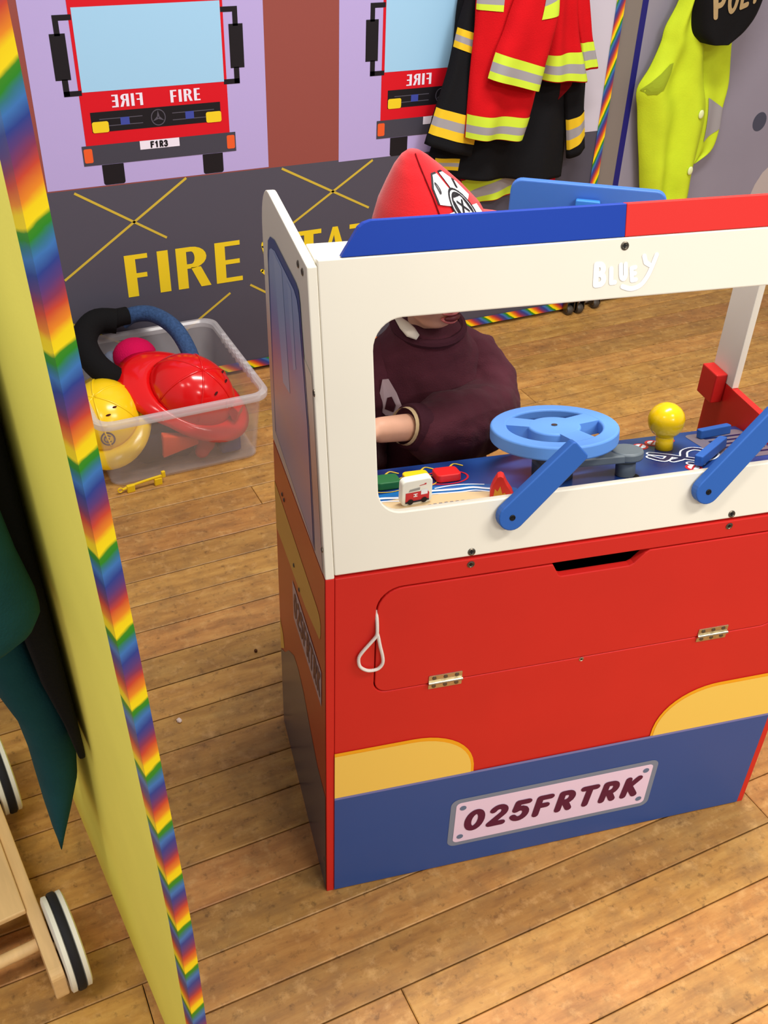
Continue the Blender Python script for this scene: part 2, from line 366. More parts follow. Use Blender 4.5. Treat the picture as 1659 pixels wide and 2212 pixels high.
def engine(dx, dz):
    T = lambda P: [(x+dx, z+dz) for x, z in P]
    e = mprint('printed_fire_engine', T(R4(.451, .818, .698, 1.09)), .0015, m_red)
    q = lambda nm, P, o, mt: mprint(nm, T(P), o, mt, e)
    q('windscreen', R4(.459, .811, .824, 1.008), .0020, m_glass)
    q('grille', R4(.471, .797, .730, .777), .0020, pblack)
    for x in (.472, .758): q('headlight', rrect(x, x+.040, .729, .755, .005), .0030, m_yel)
    q('bumper', R4(.440, .833, .652, .700), .0020, m_dark)
    for x in (.443, .809): q('indicator', rrect(x, x+.021, .659, .693, .004), .0025, m_or)
    q('number_plate', R4(.583, .684, .679, .700), .0025, m_wht)
    for x in (.483, .742): q('wheel', rrect(x, x+.054, .601, .651, (.006, .006, .001, .001)), .0016, pblack)
    for (x0, x1, xb) in ((.491, .597, .542), (.672, .78, .705)):
        for z in (.760, .7435): q('grille_bar', R4(x0, x1, z-.001, z+.001), .0024, m_gry)
        q('badge', R4(xb, xb+.022, .743, .761), .0027, m_blu)
    b = BM(); f = mp_(.0028)
    ribbon(b, [(x+dx, z+dz) for x, z in arc(.636, .753, .0175, .0185, 0, 360, 24)], .0024, f)
    for a in (90, 210, 330): flat(b, [(.636+dx+r*math.cos(math.radians(a+t)), .753+dz+r*math.sin(math.radians(a+t))) for r, t in ((.017, 0), (.004, 60), (.001, 180), (.004, -60))], f)
    obj('star_badge', b, m_gry, e)
    for sgn, c in ((1, .4335), (-1, .8355)):       # wing mirrors: bracket and mirror head
        X = lambda d: c+sgn*d
        b = BM(); f = mp_(.0016)
        def r4(x0, x1, z0, z1): flat(b, [(x+dx, z+dz) for x, z in R4(min(x0, x1), max(x0, x1), z0, z1)], f)
        r4(X(-.019), X(.024), .982, .994); r4(X(-.019), X(-.006), .95, .982); r4(X(-.031), X(.005), .854, .955); r4(X(-.017), X(-.003), .818, .856); r4(X(-.017), X(.025), .817, .829)
        obj('wing_mirror', b, pblack, e)
    return e
# condensed display lettering: heavy stems, thin bars
def dletter(ch, x0, x1, z0, z1, f, tk=.36, th=.12):
    """one letter as flat polygons in the box; tk stem width share of height*?"""
    w = x1-x0; h = z1-z0; s = tk*.085*h/.115/.36*.36; s = h*.245; t = h*.11; b = BM()
    R = lambda a, c, d, e: flat(b, [(x0+a*w, z0+d*h), (x0+c*w, z0+d*h), (x0+c*w, z0+e*h), (x0+a*w, z0+e*h)], f)
    k = s/w; v = t/h
    if ch == 'F': R(0, k, 0, 1); R(k, 1, 1-v, 1); R(k, .92, .5-v/2, .5+v/2)
    if ch == 'I': R(0, 1, 0, 1)
    if ch == 'E': R(0, k, 0, 1); R(k, .95, 1-v, 1); R(k, .92, .5-v/2, .5+v/2); R(k, 1, 0, v)
    if ch == 'T': R(0, 1, 1-v, 1); R(.5-k/2, .5+k/2, 0, 1-v)
    if ch == 'A':
        flat(b, [(x0, z0), (x0+.14*w, z0), (x0+.47*w, z0+.8*h), (x0+.42*w, z1)], f)
        flat(b, [(x0+.42*w, z1), (x0+.6*w, z1), (x1, z0), (x1-k*w*1.05, z0)], f); R(.2, .7, .25, .25+v)
    if ch == 'N':
        R(0, .14, 0, 1); R(.86, 1, 0, 1); flat(b, [(x0, z1), (x0+k*w*.9, z1), (x1, z0), (x1-k*w*.9, z0)], f)
    if ch == 'R':
        R(0, k, 0, 1)
        o = arc(.45, .74, .46, .26, 90, -90, 10); i = arc(.45, .74, .10, .26-v, 90, -90, 10)
        for j in range(10): flat(b, [(x0+q[0]*w, z0+q[1]*h) for q in (o[j], o[j+1], i[j+1], i[j])], f)
        R(k, .45, 1-v, 1); R(k, .45, .48, .48+v)
        flat(b, [(x0+.42*w, z0+.5*h), (x0+.72*w, z0+.5*h), (x1, z0), (x1-k*w, z0)], f)
    if ch in 'OC':
        o = arc(.5, .5, .5, .52, 0, 360, 28); i = arc(.5, .5, .5-k*.95, .52-v, 0, 360, 28)
        for j in range(28): flat(b, [(x0+q[0]*w, z0+q[1]*h) for q in (o[j], o[j+1], i[j+1], i[j])], f)
    if ch == 'S':
        c = [(.9, .86), (.7, .95), (.4, .95), (.2, .8), (.3, .62), (.6, .48), (.8, .32), (.75, .12), (.5, .05), (.2, .06), (.02, .16)]
        wd = [.08, .1, .13, .22, .27, .3, .27, .22, .13, .1, .08]
        for j in range(10):
            (ax, az), (bx, bz) = c[j], c[j+1]; ax *= w; bx *= w; az *= h; bz *= h; d = math.hypot(bx-ax, bz-az); nx, nz = -(bz-az)/d, (bx-ax)/d
            p, q = wd[j]*h/2, wd[j+1]*h/2
            flat(b, [(x0+ax+nx*p, z0+az+nz*p), (x0+ax-nx*p, z0+az-nz*p), (x0+bx-nx*q, z0+bz-nz*q), (x0+bx+nx*q, z0+bz+nz*q)], f)
            flat(b, [(x0+u, z0+vv) for u, vv in circ(bx, bz, q, 10)], f)
    return b
for ch, x0, x1 in (('F', .508, .570), ('I', .596, .626), ('R', .647, .740), ('E', .756, .832), ('S', .888, .965), ('T', .995, 1.072), ('A', 1.07, 1.158), ('T', 1.16, 1.237), ('I', 1.262, 1.292), ('O', 1.312, 1.405), ('N', 1.425, 1.515)):
    obj('letter', dletter(ch, x0, x1, .294, .411, mp_(.0013)), m_yel, mural)
for i, (dx, dz) in enumerate(((0, 0), (.798, -.009))):
    e = engine(dx, dz)
    for mir, xa in ((True, .528), (False, .671)):
        for k, (ch, a, c) in enumerate((('F', 0, .016), ('I', .021, .0285), ('R', .034, .056), ('E', .060, .076))):
            xx0, xx1 = (xa+a+dx, xa+c+dx)
            if mir:
                mx = xa+.037+dx
                f = lambda x, z, mx=mx: mp_(.0025)(2*mx-x, z)
            else: f = mp_(.0025)
            obj('letter', dletter(ch, xx0, xx1, .785+dz, .814+dz, f), m_wht, e)
    b = BM(); word(b, 'F1R3', .611+dx, .683+dz, .0125, .0115, .0042, mp_(.0030), wscale=.9); obj('plate_lettering', b, pblack, e)
tape('edge_tape', [(lerp(ml(.2, .014)+Vector((0, -.003, 0)), ml(2.018, .014)+Vector((0, -.003, 0))), lerp(ml(.2, .040)+Vector((0, -.003, 0)), ml(2.018, .040)+Vector((0, -.003, 0))), 22, 0, .45)], mural, 30)
tape('edge_tape', [(lerp(ml(2.018, .014)+Vector((0, -.0035, 0)), ml(2.018, 1.5)+Vector((0, -.0035, 0))), lerp(ml(1.988, .014)+Vector((0, -.0035, 0)), ml(1.988, 1.5)+Vector((0, -.0035, 0))), 13, 0, .7),
                   (lerp(ml(2.018, .014)+Vector((0, -.0035, 0)), ml(2.018, 1.5)+Vector((0, -.0035, 0))), lerp(ml(2.018, .014)+Vector((0, .036, 0)), ml(2.018, 1.5)+Vector((0, .036, 0))), 13, 0, -.5)], mural, 30)
# caster at the panel foot
def caster(parent, x, y):
    bm = BM(); lathe(bm, [(.006, -.011), (.014, -.011), (.017, -.006), (.017, .006), (.014, .011), (.006, .011)], 18, lambda a, b_, c: Vector((x+c, y+a, .017+b_))); c = obj('caster_wheel', bm, M('caster_rubber', (70, 62, 54), .5, .4), parent, True)
    bm = BM(); box(bm, x-.016, x-.0125, y-.012, y+.012, .016, .05); box(bm, x+.0125, x+.016, y-.012, y+.012, .016, .05); box(bm, x-.018, x+.018, y-.014, y+.014, .048, .053); obj('caster_fork', bm, screw_m, c)
caster(mural, .955, -.022); caster(mural, .915, -.02)

# ================================================================== POLICE MURAL PANEL
PY = 2.595
pol = thing('display_panel', 'grey mural panel with a dark blue edge line behind the hi-vis vest', 'panel', (2.6, PY, 0))
PO = Vector((2.6, PY, 0))
pp = lambda off: (lambda x, z: Vector((x, PY-off, z))-PO)
bm = BM(); box(bm, -.575, .8, 0, .035, .012, 1.5); obj('board', bm, M('panel_brown_edge', (132, 122, 116), .7, .3), pol)
def pprint(name, pts, off, mat):
    bm = BM(); flat(bm, pts, pp(off)); return obj(name, bm, mat, pol)
pprint('printed_ground', R4(2.115, 3.4, .012, 1.5), .0006, M('mural_lilac_grey', (150, 144, 160), .6, .3, var=.05, vs=3))
pprint('printed_edge_line', R4(2.094, 2.116, .012, 1.5), .0008, M('mural_navy', (34, 30, 116), .6, .3))
pprint('printed_spot', circ(2.664, .561, .029, 24, .031), .001, M('mural_slate', (74, 76, 94), .6, .3))
pprint('printed_cloud', [(2.70, .25), (2.70, .30), (2.712, .345), (2.735, .385), (2.78, .42), (2.86, .44), (2.94, .40), (2.97, .30), (2.97, .25)], .001, M('mural_beige', (196, 184, 182), .6, .3))
pprint('printed_door', R4(2.9, 3.2, .2, 1.3), .0009, M('mural_lilac', (140, 124, 150), .6, .3))
caster(pol, -.52, -.024)

# ================================================================== YELLOW PANEL (foreground left)
EX, EY = .088, .60
yp = thing('room_divider', 'yellow divider panel edged with rainbow tape in the left foreground', 'divider', (EX, EY, 0))
ud = Vector((-.083, 1, 0)).normalized(); nd = Vector((-ud.y, ud.x, 0))   # nd points to the yellow side (-x)
def ysh(z): return -.03*max(0, z-.45)**1.2
def YP(s, t, z): return Vector((ysh(z), 0, z))+ud*s-nd*t      # t: thickness away from the yellow face
ZS = [.012+(1.5-.012)*i/26 for i in range(27)]
TH = .013; LEN = 1.0
bm = BM()
prev = None
for z in ZS:
    r = [bm.verts.new(YP(0, 0, z)), bm.verts.new(YP(LEN, 0, z)), bm.verts.new(YP(LEN, TH, z)), bm.verts.new(YP(0, TH, z))]
    if prev:
        for i in range(4): face(bm, (prev[i], prev[(i+1) % 4], r[(i+1) % 4], r[i]))
    else: face(bm, r)
    prev = r
face(bm, prev)
obj('board', bm, M('yellow_felt', (246, 234, 106), .75, .15, var=.04, vs=5, bump=.08, bs=300), yp, True)
bm = BM(); [poly(bm, [YP(0.021, TH+.0008, a), YP(LEN, TH+.0008, a), YP(LEN, TH+.0008, b_), YP(.021, TH+.0008, b_)]) for a, b_ in zip(ZS, ZS[1:])]; obj('added_back_cover', bm, M('bounce_cut_grey', (120, 116, 126), .75, .15, var=.05, vs=6), yp)  # unseen grey back added to cut yellow bounce onto the toy engine
zl = lambda t: .012+(1.488)*t
tape('edge_tape', [(lambda t: YP(-.0012, -.0012, zl(t)), lambda t: YP(-.0012, TH+.001, zl(t)), 18.2, 0, -.13),
                   (lambda t: YP(-.0012, -.0012, zl(t)), lambda t: YP(.034, -.0012, zl(t)), 18.2, 0, .16),
                   (lambda t: YP(-.0012, TH+.001, zl(t)), lambda t: YP(.02, TH+.001, zl(t)), 18.2, -.13, -.3)], yp, 40)
# ================================================================== TOY FIRE ENGINE STAND
TW, TD, ZK = .755, .375, .651
truck = thing('toy_fire_engine', 'wooden toy fire engine cab with white top and red storage front', 'play stand', (.36770, .87902, 0), -.184506)
PH = math.atan2(.088, .369); SP, CP = math.sin(PH), math.cos(PH)
TPt = lambda a, v, o: Vector((a, v*SP-o*CP, ZK+v*CP+o*SP))      # tilted upper front: o > 0 is towards the viewer
FP = lambda a, z, o: Vector((a, -o, z))                          # lower front
SPl = lambda b, z, o: Vector((-o, b, z))                         # left side, o outwards
SD = 1/math.hypot(.213, 1)
DP = lambda a, b, h: Vector((a, b+.213*SD*h, .667-.213*(b-.03)+SD*h))   # sloping dashboard
def tp(name, bm, mat, parent=truck, **k): return obj(name, bm, mat, parent, **k)
def decal(name, pts, f, mat, off, parent): 
    bm = BM(); poly(bm, [f(u, v, off) for u, v in pts]); return obj(name, bm, mat, parent)
vz = lambda z: (z-ZK)/CP
# --- lower front
op = rrect(.0665, .6885, .4365, .6235, (.02, .02, .035, .035), 8)
bm = BM(); ringprism(bm, rect_match(.0122, .7428, .003, .6505, op, 8), op, FP, 0, -.012)
lf = tp('front_panel', bm, red_p, bevel=.0012)
fl_ = rrect(.0682, .6868, .438, .6205, (.019, .019, .034, .034), 8)
i0 = 3*9                         # start of the top left corner points
top = [(.4475, .6205), (.441, .616), (.427, .601), (.421, .598), (.322, .598), (.317, .6005), (.3065, .6205)]
flp = fl_[:i0]+top+fl_[i0:]
bm = BM(); prism(bm, flp, FP, 0, -.012); door = tp('flap_door', bm, red_p, bevel=.0012, label='red drop-down flap with a cut-out grip')
for a0 in (.145, .561):
    bm = BM()
    prism(bm, rrect(a0, a0+.049, .4405, .4525, .001, 2), FP, 0, .0012); prism(bm, rrect(a0, a0+.049, .4275, .4385, .001, 2), FP, 0, .0012)
    tube(bm, [(a0-.0005, -.0022, .4395), (a0+.0495, -.0022, .4395)], .0026, 10)
    h = tp('hinge', bm, metal, bevel=.0003, label='small nickel hinge')
    for k in range(3):
        for z in (.4475, .4325):
            b2 = BM(); lathe(b2, [(.0032, 0), (.0032, .0006), (.0018, .0012)], 10, lambda x, y, zz: Vector((a0+.008+k*.0165+x, -.0012-zz, z+y))); obj('hinge_screw', b2, screw_m, h, True)
def screw(f, u, v, off, parent, r=.0052, mat=screw_m):
    bm = BM(); lathe(bm, [(r, 0), (r, .0006), (r*.72, .0012), (r*.62, .0005), (r*.3, .0003)], 14, lambda x, y, z: f(u+x, v+y, off+z)); s = obj('screw', bm, mat, parent, True)
    bm = BM(); poly(bm, [f(u+x, v+y, off+.0009) for x, y in ((-r*.5, -r*.12), (r*.5, -r*.12), (r*.5, r*.12), (-r*.5, r*.12))]); poly(bm, [f(u+x, v+y, off+.00095) for x, y in ((-r*.12, -r*.5), (r*.12, -r*.5), (r*.12, r*.5), (-r*.12, r*.5))]); obj('screw_slot', bm, black, s)
screw(FP, .376, .4335, 0, truck, .0038, metal)
for a in (.19, .5615): screw(FP, a, .6425, 0, truck)
# prints on the lower front
BL = decal('printed_bumper', [(.0122, .003), (.7428, .003), (.7428, .226), (.0122, .226)], FP, pr_blue, .0014, truck)
decal('printed_line', [(.0122, .226), (.7428, .226), (.7428, .2312), (.0122, .2312)], FP, pr_lil, .0014, truck)
def lampshape(x0, x1, xc, z0, z1, flip=False):
    P = [(x0, z0), (x1, z0)]+[(xc+(x1-xc)*math.cos(a), z0+(z1-z0)*math.sin(a)**.85) for a in [PI/2*i/12 for i in range(1, 13)]]+[(x0, z1)]
    return [(TW-x, z) for x, z in P] if flip else P
for fl2 in (False, True):
    o1 = decal('printed_lamp', lampshape(.0122, .229, .128, .2312, .329, fl2), FP, pr_or, .0013, truck)
    decal('lamp_glass', lampshape(.0122, .2245, .126, .2312, .3225, fl2), FP, pr_yel, .0017, o1)
npl = decal('printed_number_plate', rrect(.1985, .5565, .052, .169, .014), FP, pr_grey, .0018, truck)
decal('plate_field', rrect(.2075, .5475, .061, .160, .008), FP, pr_pink, .0022, npl)
for a in (.219, .536):
    for z in (.0745, .1465): decal('plate_bolt', circ(a, z, .0055), FP, pr_dot, .0026, npl)
bm = BM(); word(bm, '025FRTRK', .2275, .0905, .0405, .0392, .0120, lambda u, v: FP(u, v, .0028), wscale=.92, shear=.12); obj('plate_lettering', bm, pr_mar, npl)
# cord loop
bm = BM()
loop = [(.0675, .5515), (.0655, .546), (.058, .536), (.0475, .522), (.0435, .512), (.0455, .498), (.054, .489), (.063, .4865), (.0715, .4885), (.0768, .497), (.0762, .510), (.0725, .528), (.0695, .545), (.068, .5515)]
def smooth(P, k=4, closed=False):
    P = [Vector(p) for p in P]; n = len(P); out = []
    for i in range(n-1):
        a, b, c, d = P[max(i-1, 0)], P[i], P[i+1], P[min(i+2, n-1)]
        for j in range(k):
            t = j/k; out.append(.5*((2*b)+(c-a)*t+(2*a-5*b+4*c-d)*t*t+(3*b-a-3*c+d)*t**3))
    return out+[P[-1]]
tube(bm, smooth([(.0676, .004, .587), (.0678, -.001, .572), (.0678, -.0035, .560)]+[(a, -.0042, z) for a, z in loop]), .0023, 8)
tp('pull_cord', bm, rope_m, smooth=True, label='white cord loop')
# storage box added to darken the flap opening, shade mixed into its red
bm = BM(); box(bm, .0122, .7428, .26, .27, .02, .60); box(bm, .0122, .7428, .013, .26, .40, .41); tp('storage_box', bm, M('shaded_inside', (70, 16, 14), .7, .2))
# --- sides
def sideprism(bm, pts, a0, a1): prism(bm, pts, lambda b, z, a: Vector((a, b, z)), a0, a1)
low = [(0, .0), (0, .651), (.372, .651), (.372, .55), (.376, 0)]
bm = BM(); sideprism(bm, low, 0, .0118); tp('side_panel', bm, red_p, bevel=.001)
up = [(0, .651), (.088, 1.0205)]+[(.335+.061*math.sin(a), .9575+.0625*math.cos(a)) for a in [PI/2*i/8 for i in range(9)]]+[(.3945, .92), (.384, .82), (.373, .70), (.372, .651)]
bm = BM(); sideprism(bm, up, 0, .0118); su = tp('side_window_panel', bm, cream, bevel=.0015)
bm = BM(); sideprism(bm, low[:1]+[(0, .665), (.374, .665)]+low[-1:], .7432, .755); tp('side_panel', bm, red_p, bevel=.001)
bm = BM(); sideprism(bm, [(.309, .665), (.309, .90), (.372, .89), (.372, .665)], .7432, .755); tp('window_post', bm, cream, bevel=.001)
bm = BM(); sideprism(bm, [(0.004, .665), (.088, 1.0205), (.13, 1.0205), (.372, .912), (.372, .885), (.309, .885), (.13, .965), (.06, .665)], .7432, .755); tp('window_frame', bm, cream, bevel=.001)
bm = BM(); box(bm, .722, .743, .327, .372, .630, .682); tp('joint_block', bm, red_p, bevel=.002)
# left side prints
decal('printed_side', [(.001, .002), (.001, .650), (.371, .628), (.371, .55), (.375, .002)], SPl, side_red, .0005, truck)
decal('printed_band', [(.372, .553), (.049, .565), (.034, .563), (.026, .553), (.027, .535), (.034, .521), (.131, .495), (.371, .462)], SPl, M('side_print_yellow', (212, 168, 72), .35, .4), .0009, truck)
sb = decal('printed_bumper', [(.003, .002), (.003, .232), (.062, .238), (.110, .262), (.164, .293), (.205, .302), (.240, .297), (.29, .262), (.33, .22), (.373, .19), (.3745, .002)], SPl, M('side_print_blue_shaded', (84, 82, 100), .28, .5), .0009, truck)  # blue bumper print, its darkening and floor reflection mixed into the colour
decal('printed_lamp', [(.373, .19), (.373, .264), (.345, .25), (.335, .225)], SPl, pr_yel, .001, truck)
pl2 = decal('printed_number_plate', [(.232, .463), (.023, .471), (.025, .402), (.229, .389)], SPl, M('side_plate_grey', (196, 180, 190), .4, .4), .0012, truck)
bm = BM()
def sf(u, v): return SPl(.224-u, .402+v+.010*u/.2, .0016)
word(bm, '025FRTRK', .004, .004, .043, .0242, .0085, sf, wscale=.6, shear=.1); obj('plate_lettering', bm, pr_mar, pl2)
def sky_print():
    mt = bpy.data.materials.new('printed_sky'); mt.use_nodes = True; nt = mt.node_tree; b = nt.nodes['Principled BSDF']; L = nt.links.new
    tc = N(nt, 'ShaderNodeTexCoord'); sp = N(nt, 'ShaderNodeSeparateXYZ'); L(tc.outputs['Object'], sp.inputs[0])
    mr = N(nt, 'ShaderNodeMapRange'); mr.inputs['From Min'].default_value = .66; mr.inputs['From Max'].default_value = .98; L(sp.outputs[2], mr.inputs[0])
    r = N(nt, 'ShaderNodeValToRGB'); E = r.color_ramp.elements
    E[0].position = 0; E[0].color = C(150, 148, 186); E[1].position = 1; E[1].color = C(150, 172, 220)
    for p, c in ((.25, (196, 150, 166)), (.45, (190, 146, 176)), (.62, (150, 148, 204)), (.8, (146, 172, 216))): E.new(p).color = C(*c)
    L(mr.outputs[0], r.inputs[0]); L(r.outputs[0], b.inputs['Base Color']); b.inputs['Roughness'].default_value = .35; return mt
def fade_print():
    mt = bpy.data.materials.new('printed_sunset'); mt.use_nodes = True; nt = mt.node_tree; b = nt.nodes['Principled BSDF']; L = nt.links.new
    tc = N(nt, 'ShaderNodeTexCoord'); sp = N(nt, 'ShaderNodeSeparateXYZ'); L(tc.outputs['Object'], sp.inputs[0])
    mr = N(nt, 'ShaderNodeMapRange'); mr.inputs['From Min'].default_value = .64; mr.inputs['From Max'].default_value = .90; L(sp.outputs[2], mr.inputs[0])
    r = N(nt, 'ShaderNodeValToRGB'); E = r.color_ramp.elements
    E[0].position = 0; E[0].color = C(206, 196, 186); E[1].position = 1; E[1].color = C(240, 234, 216)
    for p, c in ((.2, (202, 176, 182)), (.42, (220, 170, 150)), (.66, (232, 190, 172)), (.85, (236, 222, 208))): E.new(p).color = C(*c)
    L(mr.outputs[0], r.inputs[0]); L(r.outputs[0], b.inputs['Base Color']); b.inputs['Roughness'].default_value = .4; return mt
decal('printed_sunset', [(.012, .652), (.066, .90), (.388, .90), (.382, .80), (.3725, .70), (.371, .632)], SPl, fade_print(), .0005, su)
win = [(.345, .660), (.352, .93), (.345, .953), (.325, .966), (.292, .974), (.151, .977), (.134, .974), (.126, .962), (.119, .935), (.102, .88), (.084, .82), (.066, .71), (.058, .652)]
wo = decal('printed_window_frame', win, SPl, M('print_deep_blue', (22, 68, 142), .35, .4), .0009, su)
wi = [(.333, .664), (.340, .925), (.333, .945), (.318, .953), (.290, .960), (.160, .963), (.143, .958), (.133, .945), (.127, .925), (.109, .872), (.091, .815), (.073, .705), (.066, .656)]
sk = decal('printed_window', wi, SPl, sky_print(), .0013, wo)
decal('printed_glare', [(.30, .956), (.24, .956), (.205, .80), (.255, .79)], SPl, M('print_pale_blue', (160, 182, 222), .35, .4), .0016, wo)
decal('printed_glare', [(.205, .956), (.178, .956), (.158, .86), (.175, .85)], SPl, MATS['print_pale_blue'], .0016, wo)
for b_, z in ((.300, .575), (.285, .575), (.215, .505), (.176, .49), (.012, .69), (.012, .07)): screw(SPl, b_, z, .001, truck, .0035)
for b_, z in ((.135, 1.005), (.110, 1.006), (.052, .885)): screw(SPl, b_, z, .0004, su, .0045)
# --- tilted upper front
op = rrect(.071, .684, vz(.7270), vz(.9585), (.030, .030, .036, .036), 8)
bm = BM(); ringprism(bm, rect_match(.0120, .7430, .0045, .3865, op, 8), op, TPt, .0005, -.0115); uf = tp('windscreen_frame', bm, cream, bevel=.0016)
for a in (.19, .5615): screw(TPt, a, .0105, .0005, uf)
screw(TPt, .3776, .377, .0005, uf)
bm = BM(); box(bm, .0120, .743, .097, .152, 1.008, 1.0215); tp('roof_plank', bm, cream, bevel=.0012)
# embossed white logo
bm = BM(); lf_ = lambda u, v: TPt(u, v, .0011)
def lg(ch, x, v, h, ws, wd, rot=0):
    c, s = math.cos(rot), math.sin(rot)
    for st in GL[ch]: ribbon(bm, [(x+(px*ws*c-py*s)*h, v+(px*ws*s+py*c)*h) for px, py in st], wd, lf_)
lg('B', .3415, .3345, .0235, .85, .0068); lg('L', .3620, .3355, .0165, .62, .0058, .05); lg('U', .3745, .3385, .0170, .72, .0055, .08); lg('E', .3890, .3362, .0145, .76, .0055, .12)
ribbon(bm, [(.4035, .3635), (.4060, .3560), (.4110, .3530)], .0058, lf_); ribbon(bm, smooth([(.4195, .3640, 0), (.4150, .3520, 0), (.4095, .3400, 0), (.4010, .3300, 0), (.3890, .3265, 0), (.3775, .3300, 0)])and [(q.x, q.y) for q in smooth([(.4195, .3640, 0), (.4150, .3520, 0), (.4095, .3400, 0), (.4010, .3300, 0), (.3890, .3265, 0), (.3775, .3300, 0)])], .0058, lf_)
obj('logo_lettering', bm, white, uf, label='raised white hand-drawn lettering')
# light bar
lb = [(.039, .3870), (.0395, .3885), (.0545, .4100), (.060, .4180), (.0655, .4220), (.074, .4245), (.3774, .4245), (.3774, .3870)]
bm = BM(); prism(bm, lb, TPt, .0, -.0115); tp('light_bar', bm, bar_blue, bevel=.001, label='blue half of the roof light bar')
bm = BM(); prism(bm, [(TW-a, v) for a, v in lb][::-1], TPt, .0, -.0115); tp('light_bar', bm, bar_red, bevel=.001, label='red half of the roof light bar')
# turning roof sign on its bracket
c_, s_ = math.cos(-.45), math.sin(-.45)
RS = lambda u, z, t: Vector((.377+u*c_-t*s_, .197+u*s_+t*c_, z))
bm = BM(); prism(bm, rrect(-.096, .096, .972, 1.052, .014), RS, 0, .012); tp('roof_sign', bm, mid_blue, bevel=.0015, label='blue turned board behind the light bar')
bm = BM(); prism(bm, rrect(-.014, .016, .985, 1.036, .002), RS, -.010, 0); box(bm, .365, .389, .15, .192, .985, 1.006); bk = tp('sign_bracket', bm, tab_blue, bevel=.001)
screw(lambda u, v, o: RS(u, v, -.010-o), .0, 1.028, 0, bk, .0028)
# --- windscreen wiper levers
for a, v, an, ln in ((.238, .0573, 41.5, .121), (.512, .0553, 45.0, .135)):
    t = math.radians(an); c, s = math.cos(t), math.sin(t); r = .0178
    P = [(r*math.cos(q), r*math.sin(q)) for q in [PI/2+PI*i/12 for i in range(13)]]+[(ln-.003, -.0155), (ln, -.0125), (ln, .0125), (ln-.003, .0155)]
    bm = BM(); prism(bm, [(a+x*c-y*s, v+x*s+y*c) for x, y in P], TPt, .0025, .0165); lv = tp('wiper_lever', bm, lev_blue, bevel=.0018, seg=3)
    screw(TPt, a, v, .0165, lv, .0040, black)
# --- dashboard
def dash_mat():
    mt = bpy.data.materials.new('dash_print'); mt.use_nodes = True; nt = mt.node_tree; b = nt.nodes['Principled BSDF']; L = nt.links.new
    tc = N(nt, 'ShaderNodeTexCoord'); n = N(nt, 'ShaderNodeTexNoise'); n.inputs['Scale'].default_value = 9; n.inputs['Detail'].default_value = 1; L(tc.outputs['Object'], n.inputs[0])
    r = N(nt, 'ShaderNodeValToRGB'); E = r.color_ramp.elements; E[0].position = .35; E[0].color = C(16, 34, 92); E[1].position = .68; E[1].color = C(44, 86, 160); L(n.outputs['Fac'], r.inputs[0])
    L(r.outputs[0], b.inputs['Base Color']); b.inputs['Roughness'].default_value = .25; return mt
bm = BM(); prism(bm, [(.0125, .0145), (.7425, .0145), (.7425, .276), (.0125, .276)], DP, 0, -.012); db = tp('dashboard', bm, dash_mat(), bevel=.0008)
dd = lambda nm, pts, mat, off: decal(nm, pts, DP, mat, off, db)
sea = M('print_sea', (24, 104, 176), .25, .5); sand = M('print_sand', (222, 196, 150), .3, .4); navy = M('print_navy', (18, 26, 74), .3, .4)
pwht = M('print_white', (232, 238, 246), .3, .4); pred = M('print_red', (196, 32, 44), .3, .4); pbrn = M('print_taupe', (120, 110, 120), .3, .4)
dd('printed_sea', [(.05, .172), (.12, .186), (.19, .192), (.25, .186), (.285, .172), (.31, .15), (.31, .10), (.05, .10)], sea, .0004)
def dstroke(nm, pts, wd, mat, off, k=4):
    b = BM(); q = [(v.x, v.y) for v in smooth([(x, y, 0) for x, y in pts], k)]; ribbon(b, q, wd, lambda u, v: DP(u, v, off)); return obj(nm, b, mat, db)
dd('printed_sand', [(.05, .02), (.05, .158), (.10, .160), (.15, .165), (.20, .162), (.24, .158), (.275, .148), (.30, .12), (.31, .02)], sand, .0007)
for o, wv in ((.170, .006), (.159, .0035)):
    dstroke('printed_wave', [(.05+.0225*i, o+.005*math.sin(i*1.1)+.004*math.sin(i*2.3)-.00045*max(0, i-7)**2) for i in range(12)], wv, pwht, .0009)
dstroke('printed_wave', [(.20, .182), (.225, .185), (.25, .182), (.27, .175)], .003, pwht, .0009)
dstroke('printed_road', [(.05, .112), (.09, .122), (.115, .112), (.15, .095), (.2, .098), (.25, .098), (.29, .085)], .03, navy, .0009)
for i in range(12): dd('printed_kerb', [(.165+.008*i, .128-.0005*(i-4)**2*.25), (.1695+.008*i, .128-.0005*(i-4)**2*.25), (.1695+.008*i, .1335-.0005*(i-4)**2*.25), (.165+.008*i, .1335-.0005*(i-4)**2*.25)], pbrn, .0010)
def ring_print(nm, a, b_, r, wd, mat, off, ry=None):
    bm = BM(); ribbon(bm, arc(a, b_, r, ry or r, 0, 360, 28), wd, lambda u, v: DP(u, v, off)); return obj(nm, bm, mat, db)
ring_print('printed_button_ring', .227, .216, .033, .003, pred, .0005, .024)
ring_print('printed_button_ring', .136, .214, .03, .002, M('print_gold', (214, 182, 60), .3, .4), .0005, .024)
ring_print('printed_button_ring', .183, .216, .03, .002, MATS['print_gold'], .0005, .024)
for a in (.145, .2, .245): dstroke('printed_symbol', [(a, .252), (a+.010, .262), (a+.02, .252)], .003, MATS['print_gold'], .0007)
for a, mt in ((.1365, gre_pl), (.1815, yel_b), (.2270, M('button_red', (212, 34, 34), .35, .4))):
    bm = BM(); prism(bm, rrect(a-.0185, a+.0185, .197, .229, .007), DP, .0006, .0125); tp('push_button', bm, mt, bevel=.002, seg=3)
